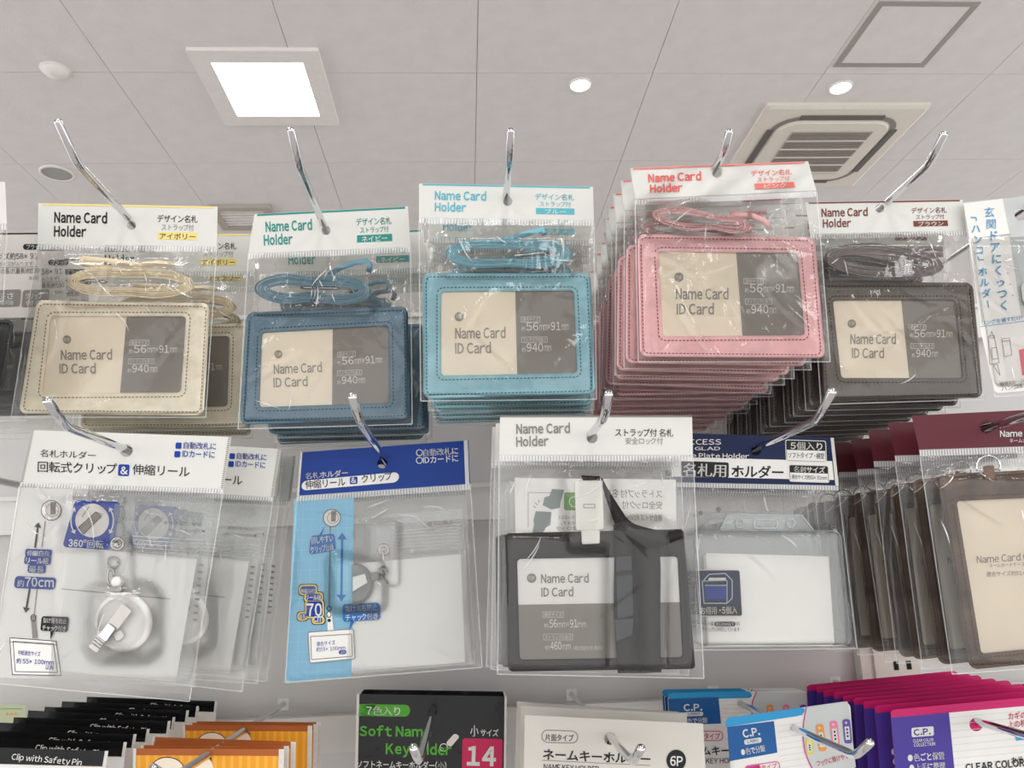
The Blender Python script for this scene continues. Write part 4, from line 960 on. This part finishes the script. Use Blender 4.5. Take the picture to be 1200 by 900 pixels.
p.text('ベルト幅', (821, 733), (836, 733), 4.5, 'dark_print', .0061); p.poly(rrect([(837, 728.5), (862, 728.5), (862, 734), (837, 734)], 2.6), .006, 'dark_print'); p.text('約13mm以下', (839, 733), (860, 733), 4, 'white', .0062); p.text('の', (863, 733), (867, 733), 4.5, 'dark_print', .0061); p.text('クリップに対応しています', (822, 739.5), (867, 739.5), 4.5, 'dark_print', .0061)
p.build('sticker_print', sk)
film(S, r, [(787, 571), (983, 575), (1004, 760), (812, 762)], [(820, 630, 990, 750, .0062, 16)], 74, 8, wob=.0003)
place_stack(r, [.03, .05], 'clear name plate holder packs', '%s clear name plate holder pack from the front', offs=[(-.004, .0, 0), (-.002, .0, .0)])

# vertical brown holder pack
mat('maroon', '5e2630', .35, kind='paperfold'); mat('suede', '6f5c50', .6, kind='suede'); mat('suede_thread', '4a3a32', .7)
S = surf('m5', (1155, 499), .05, .0)
r = thing('vertical_holder_pack', S.p0, 'vertical brown holder pack with a maroon header at the front of its stack', 'card holder')
hq = [(1068, 487), (1252, 478), (1262, 521), (1077, 527)]
hd = header(S, r, hq, (1156, 500), 'maroon', hr=8); p = MB(S)
p.text('Name Card Case', (1172, 512), (1250, 510), 8, 'white', .001, .016); p.text('ネームカードケース縦型', (1183, 518.5), (1240, 517.5), 4.6, 'white', .001); p.build('header_print', hd)
seal(S, r, [(1077, 527), (1262, 521), (1263, 529), (1078, 535)], 56)
oq = [(1098, 556), (1262, 548), (1290, 770), (1136, 785)]; wq = [(1121, 587), (1236, 582), (1262, 755), (1150, 766)]
frame(S, r, oq, wq, 'suede', 'suede_thread', r=11, th=.0045)
mb = MB(S); mb.slab(inset(wq, -2), .0008, .0016, 'cream'); cd = mb.build('insert_card', r); p = MB(S)
p.text('Name Card Case', (1145, 660), (1222, 655), 9, 'grey_print', .0019, .006); p.text('ネームカードケース縦', (1159, 665), (1206, 663), 4.6, 'grey_print', .0019); p.text('適合サイズ約91×56mm', (1156, 675.5), (1222, 673), 5.6, 'grey_print', .0019); p.build('card_print', cd)
mb = MB(S); mb.poly(inset(wq, -1), .0026, 'window'); mb.build('clear_window', r)
mb = MB(S); ring(mb, 1158, 546, 14, 12, .005, .0007, 'chrome', -math.pi*1.15, math.pi*.15); mb.ptube([(1146, 551), (1170, 550)], .005, .0007, 'chrome'); mb.build('metal_ring', r)
mb = MB(S); mb.slab(rrect([(1152, 546), (1165, 545), (1166, 562), (1153, 562)], 2), .0045, .006, 'suede', 1); mb.build('ring_loop', r)
film(S, r, [(1078, 535), (1263, 529), (1305, 776), (1116, 790)], [(1104, 562, 1270, 775, .0052, 12), (1135, 530, 1180, 560, .004, 14)], 75, 18)
place_stack(r, [.026+.029*k for k in range(8)], 'vertical brown holder packs', '%s vertical brown holder pack from the front of its stack', swing=.022, yaw=.05, seed=21, x=(-.003, .003))
r0_ = H['m0'][0]

# ---------------------------------------------------------------- bottom row
mat('gloss_black', '0f0f10', .22, kind='paperfold'); mat('orange', 'f3a326', .4, kind='card'); mat('orange_check', 'f7b544', .4); mat('rust', 'b0602c', .4, kind='card'); mat('magenta', 'd0206e', .35); mat('purple', '4c3c9a', .35); mat('cobalt', '1c5ea0', .35); mat('sky', '2f9ed8', .35); mat('crimson', 'd01c58', .35)
mat('warm_grey', 'd9d5cd', .5, kind='card'); mat('pink_ink', 'd8509a', .5); mat('orange_tag', 'f0a050', .4); mat('pink_tag', 'ee88a8', .4); mat('violet_tag', '6a58b0', .4); mat('yellow_tag', 'e8dc60', .4); mat('red_ink', 'cc3a58', .5); mat('pale_silver', 'cfd5d4', .4)
def bottom_card(key, hole, q, m, name, label, cat, hr=6, tilt=.04, yaw=0):
    S = surf(key, hole, tilt, yaw); r = thing(name, S.p0, label, cat); return S, r
# safety pin clip packs
S, r = bottom_card('b1', (12, 906), None, None, 'safety_pin_clip_pack', 'black topped safety pin clip pack at the front of its row', 'stationery')
hq = [(-92, 873), (127, 880), (124, 898), (-95, 893)]
mb = MB(S); mb.slab([(-92, 873), (123, 880), (120, 898), (-95, 893)], .0, .0006, 'gloss_black'); mb.slab([(123, 880), (127, 880), (124, 899), (120, 898)], .0, .0008, 'white'); hd = mb.build('header_band', r)
p = MB(S); p.text('Clip with Safety Pin', (13, 890), (95, 897), 7.5, 'offwhite', .0009, .006, up=(.25, -1)); p.build('header_print', hd)
hdr = header(S, r, [(-95, 893), (124, 899), (112, 1010), (-108, 1000)], (12, 906), 'offwhite', name='backing_card')
place_stack(r, [.028+.026*k for k in range(8)], 'safety pin clip packs', '%s black topped safety pin clip pack from the front of its row', swing=.012, yaw=.04, seed=31, x=(-.006, .005), offs=[(-.0, .0, .0)])
# orange packs
S, r = bottom_card('b2', (243, 887), None, None, 'orange_pack', 'orange checked pack with a brown band at the front of its row', 'stationery')
q = [(156, 877), (333, 878), (330, 1000), (154, 1000)]
hd = header(S, r, [(156, 877), (333, 878), (330, 1000), (154, 1000)], (243, 890), 'orange', name='printed_card'); p = MB(S)
p.poly(sub(q, .02, 0, .965, .065), .0008, 'rust'); p.poly(sub(q, 0, 0, .02, 1), .0008, 'white'); p.poly(sub(q, .965, 0, 1, 1), .0009, 'white')
for k in range(17): p.poly(sub(q, .03+.056*k, .065, .052+.056*k, 1), .0007, 'orange_check')
p.poly(circ(196, 902, 20, 15, n=24), .001, 'dark_print'); p.poly(circ(196, 902, 19, 14, n=24), .0011, 'cream'); p.poly(circ(238, 902, 12, 16, n=20), .001, 'cream')
for k in range(12):
    v = (k+.2)/12; p.poly(sub(q, .975, v, .988, v+.5/12), .001, 'ltgrey')
p.build('card_print', hd)
place_stack(r, [.010, .022, .032, .086, .093, .100], 'orange checked packs', '%s orange checked pack from the front of its row', offs=[(.001, .0, .0), (.003, -.005, .0), (.0, .03, .02), (.002, .0, .0), (.005, .005, .0), (.006, .0, .0)])
# black soft name key holder pack
S, r = bottom_card('b3', (507, 833), None, None, 'key_holder_pack', 'black pack with green lettering and a crimson number panel', 'key holder')
q = [(418, 813), (594, 816), (592, 1000), (414, 1000)]
hd = header(S, r, q, (507, 834), 'gloss_black', hr=5, name='printed_card'); p = MB(S)
p.poly(sub(q, 0, 0, .018, 1), .0009, 'pale_print'); p.poly(sub(q, .985, 0, 1, 1), .0009, 'pale_print')
p.poly(rrect([(421, 825), (481, 826), (480, 840), (420, 839)], 6.5, 6), .0009, 'green_print'); p.poly([(421, 825), (440, 825), (439, 839), (420, 839)], .0009, 'green_print'); p.text('7色入り', (429, 837), (469, 838), 10, 'white', .0011, .012)
p.text('Soft Name', (421, 862), (505, 863), 12.5, 'green_print', .0011, .035); p.text('Keyholder', (452, 883), (529, 884.5), 13, 'green_print', .0011, .035)
p.text('ソフトネームキーホルダー(小)', (418, 899), (523, 901), 8.5, 'white', .0011, .012)
p.text('小', (551, 862), (561, 862), 12, 'white', .0011, .02); p.text('サイズ', (563, 862), (584, 862.5), 8, 'white', .0011, .014)
p.poly(rrect([(542, 865), (589, 866), (588, 912), (541, 911)], 3), .001, 'crimson'); p.text('14', (547, 896), (581, 897), 22, 'white', .0012, .04)
p.slab(rrect([(522, 871), (533, 859), (539, 863), (528, 876)], 3), .001, .0014, 'pale_print'); p.path(circ(520, 876, 4.5, n=14), 1, 'pale_print', .0011, True)
p.build('card_print', hd)
place_stack(r, [.012, .02, .028], 'black key holder packs', '%s black key holder pack with green lettering from the front', offs=[(.0, .003, .0), (.0, .0, .0), (.0, -.002, 0)])
# white name key holder packs
S, r = bottom_card('b4', (715, 864), None, None, 'key_holder_pack', 'off-white name key holder card with a round black count mark, in front', 'key holder')
q = [(615, 838), (824, 848), (832, 1000), (612, 1000)]
hd = header(S, r, q, (715, 866), 'warm_grey', hr=7, name='printed_card'); p = MB(S)
pl = rrect([(635, 855.5), (677, 857), (677, 871), (635, 870)], 7, 7); p.path(pl, .9, 'grey_print', .001, True); p.text('片面タイプ', (639, 867.5), (672, 868.5), 7.6, 'dark_print', .001, .006)
p.text('ネームキーホルダー', (636, 889), (762, 895), 12, 'dark_print', .001, .02); p.line((635, 891), (762, 897), .7, 'grey_print', .001); p.text('NAME KEY HOLDER', (637, 902), (702, 905), 7, 'dark_print', .001, .008)
p.poly(circ(792.5, 891, 11.5, 12.5, n=28), .001, 'dark_print'); p.text('6P', (785, 897), (800, 897.6), 11.5, 'white', .0012, .02); p.build('card_print', hd)
place_stack(r, [.042, .050, .058], 'off-white name key holder cards', '%s off-white name key holder card from the front', offs=[(-.0, .0, .0), (.002, .01, .0), (-.002, .014, .0)])
# C.P. blue cards
def cp_tag(p, x, y, m, lean, off=.0012, h=30, w=9, txt=None):
    q_ = [(x, y), (x+w, y-.5), (x+w+lean*h, y+h), (x+lean*h, y+h+.5)]; p.slab(rrect(q_, 3), off, off+.0002, m); p.poly(sub(q_, .2, .3, .8, .85), off+.0003, 'white'); p.poly(circ(x+w/2, y+4, 1.3, n=8), off+.0003, 'white')
    for k in range(3): p.line(bil(q_, .5, .38+.14*k), bil(q_, .5, .46+.14*k), 2, 'dark_print', off+.0004)
S, r = bottom_card('b5', (931, 855), None, None, 'name_tag_card', 'blue edged name tag card with coloured tags, pulled to the front', 'stationery', tilt=.03)
Q = [(850, 842), (996, 821), (1008, 985), (868, 1008)]
o = [p_ for p_ in rrect(Q, 9, 5)]
hd = header(S, r, inset(Q, 3), (931, 857), 'offwhite', hr=6, name='printed_card')
mb = MB(S); mb.slab(o, -.0006, -.0001, 'offwhite'); mb.build('card_back', r); p = MB(S)
top_ = [p_ for p_ in o if True]
p.poly(rrect([(850, 842), (944, 828.5), (942, 838), (850, 852)], 7), .0009, 'sky'); p.poly([(850, 846), (853, 841), (941, 829.5), (940, 838), (851, 852)], .0010, 'sky')
p.poly([(852, 852), (907, 845), (911, 882), (855, 892)], .0010, 'cobalt')
p.text('C.P.', (871, 864.5), (891, 861), 9.5, 'white', .0012, .03); p.poly(rrect([(872, 867), (892, 864), (892.5, 870), (872.5, 873)], 2), .0012, 'white'); p.text('LABO', (876, 871), (889, 869), 3.4, 'cobalt', .0014, .01)
p.text('●色で分類', (869, 885), (897, 880), 7.5, 'white', .0012, .02)
for k in range(9): p.line((911+k*.4, 851+7*k), (944+k*.6, 846+7*k), .5, 'ltgrey', .0010)
arc = [(945, 829), (942, 845), (941, 862), (943, 880), (948, 893), (954, 905)]; p.poly(arc[::-1]+[(993, 822), (995, 830), (1003, 899)][::1], .0009, 'pale_silver')
p.path(arc, 1.4, 'pink_ink', .0012)
cp_tag(p, 944, 866, 'yellow_tag', .1, h=18, w=8); cp_tag(p, 956, 849, 'orange_tag', .12, h=31); cp_tag(p, 972, 845, 'pink_tag', .12, h=30); cp_tag(p, 987, 843, 'violet_tag', .1, h=28)
p.text('フックに掛けやすい', (958, 898), (1000, 887), 6.5, 'red_ink', .0014, .008)
p.path(rrect([(873, 898), (913, 892), (914, 902), (874, 908)], 4), 1, 'pink_ink', .0012, True); p.poly([(875, 898.5), (890, 896), (891, 905), (876, 907)], .0011, 'pink_ink'); p.text('片面タイプ', (880, 904), (911, 899.5), 5.5, 'red_ink', .0014, .008)
p.build('card_print', hd)
S, r = bottom_card('b5', (868, 829), None, None, 'name_tag_card', 'blue edged name tag card nearest of those farther back on the hook', 'stationery', tilt=.03)
Q = [(782, 812), (948, 809), (957, 950), (790, 960)]
hd = header(S, r, inset(Q, 2.5), (868, 829), 'offwhite', hr=5, name='printed_card'); o = rrect(Q, 8, 5)
mb = MB(S); mb.slab(o, -.0006, -.0001, 'offwhite'); mb.build('card_back', r); p = MB(S)
p.poly(rrect([(782, 812), (880, 810), (882, 818), (783, 820)], 5), .0009, 'sky'); p.poly([(783, 819), (842, 817), (845, 848), (785, 850)], .001, 'cobalt')
p.text('C.P.', (801, 833), (823, 832.5), 8, 'white', .0012, .03); p.poly(rrect([(802, 834.5), (824, 834), (824, 839), (802, 839.5)], 2), .0012, 'white'); p.text('LABO', (806, 838), (820, 837.7), 3, 'cobalt', .0014, .01); p.text('●色で分類', (800, 848), (829, 847), 6.5, 'white', .0012, .02)
p.poly([(886, 811), (881, 822), (881, 960), (957, 950), (947, 812)], .0009, 'pale_silver'); p.path([(887, 810), (882, 822), (881, 840)], 1.2, 'pink_ink', .0012)
for x, m_ in ((898, 'orange_tag'), (917, 'pink_tag'), (937, 'violet_tag')): cp_tag(p, x, 826, m_, .03, h=24, w=8)
for k in range(5): p.line((845, 821+5*k), (880, 820+5*k), .5, 'ltgrey', .001)
p.path(rrect([(806, 857), (847, 857), (847, 868), (806, 868)], 5), 1, 'pink_ink', .0012, True); p.text('両面タイプ', (812, 866), (844, 866), 7, 'red_ink', .0014, .01)
p.text('ネームキーホルダー', (800, 885), (900, 883), 10, 'dark_print', .0012, .02); p.text('NAME KEY HOLDER', (805, 895), (872, 894), 6, 'dark_print', .0012, .008); p.build('card_print', hd)
place_stack(r, [.012, .02], 'blue edged name tag cards', '%s of the blue edged name tag cards farther back on the hook', offs=[(-.0, .0, .0), (-.0, .004, .0)])
# magenta cards
S, r = bottom_card('b6', (1144, 848), None, None, 'name_tag_card', 'magenta and purple name tag card at the front of the lower right row', 'stationery', tilt=.03)
Q = [(1043, 832), (1262, 812), (1280, 985), (1058, 1005)]
hd = header(S, r, inset(Q, 3), (1144, 849), 'offwhite', hr=8, name='printed_card'); o = rrect(Q, 10, 5)
mb = MB(S); mb.slab(o, -.0006, -.0001, 'magenta'); mb.build('card_back', r); p = MB(S)
p.poly(rrect([(1043, 832), (1262, 812), (1263, 822), (1044, 840)], 7), .0009, 'magenta'); p.poly([(1044, 837), (1263, 816), (1263, 822), (1044.5, 841)], .0010, 'magenta')
p.poly([(1044, 840), (1112, 834), (1128, 1000), (1058, 1005)], .001, 'purple')
p.poly(rrect([(1068, 853), (1094, 851), (1094.5, 862), (1068.5, 864)], 2), .0012, 'white'); p.text('C.P.', (1071, 862), (1091, 860.4), 7.5, 'purple', .0014, .03)
p.text('CLEAR COLOR', (1070, 870), (1094, 868.4), 3.6, 'white', .0012, .012); p.text('COLLECTION', (1071, 875), (1096, 873.4), 4, 'white', .0012, .014)
p.text('●色ごと保管', (1064, 892), (1107, 889), 8.5, 'white', .0012, .02); p.text('●上手に整理', (1066, 904), (1108, 901), 8.5, 'white', .0012, .02)
for k in range(9): p.line((1113+k*.7, 841+8*k), (1265, 827+8*k), .5, 'ltgrey', .0010)
p.text('カギの色分け', (1182, 843), (1225, 839), 8, 'red_ink', .0012, .012); p.text('上の札を', (1182, 853), (1210, 850), 8, 'red_ink', .0012, .012); p.poly([(1190, 860), (1230, 856), (1231, 864), (1191, 868)], .0012, 'sky'); p.text('カラー', (1185, 894), (1207, 892), 6.5, 'dark_print', .0012, .01)
p.text('CLEAR COLOR name', (1132, 904), (1230, 895), 9, 'dark_print', .0012, .03); p.build('card_print', hd)
bk = place_stack(r, [.022+.0165*k for k in range(8)], 'magenta and purple name tag cards', '%s magenta and purple name tag card from the front of its row', swing=.008, yaw=.012, seed=41, x=(-.001, .001))

# small packs glimpsed behind the bottom rows
S = Surf(at(-30, 838, .74), .04)
r = thing('green_pack', S.p0, 'pale green pack behind the black safety pin packs at the lower left', 'stationery')
mat('sage', 'bcc4a4', .5, kind='card')
hd = header(S, r, [(-90, 828), (30, 826), (34, 905), (-90, 908)], (-30, 838), 'sage', name='printed_card'); p = MB(S)
for x in (8, 13, 18): p.poly(circ(x, 837, 1.6, n=8), .001, 'orange_tag')
p.line((-80, 832), (26, 830.5), .7, 'green_print', .001); p.build('card_print', hd)
S = Surf(at(1215, 808, .76), .04)
r = thing('key_holder_pack', S.p0, 'small black pack behind the magenta cards at the right edge', 'key holder')
hd = header(S, r, [(1164, 803), (1262, 799), (1266, 860), (1166, 864)], (1215, 812), 'gloss_black', name='printed_card'); p = MB(S)
p.poly(sub([(1164, 803), (1262, 799), (1266, 860), (1166, 864)], 0, 0, .03, 1), .001, 'white'); p.text('6P', (1192, 811), (1199, 810.6), 6, 'white', .001, .01); p.build('card_print', hd)
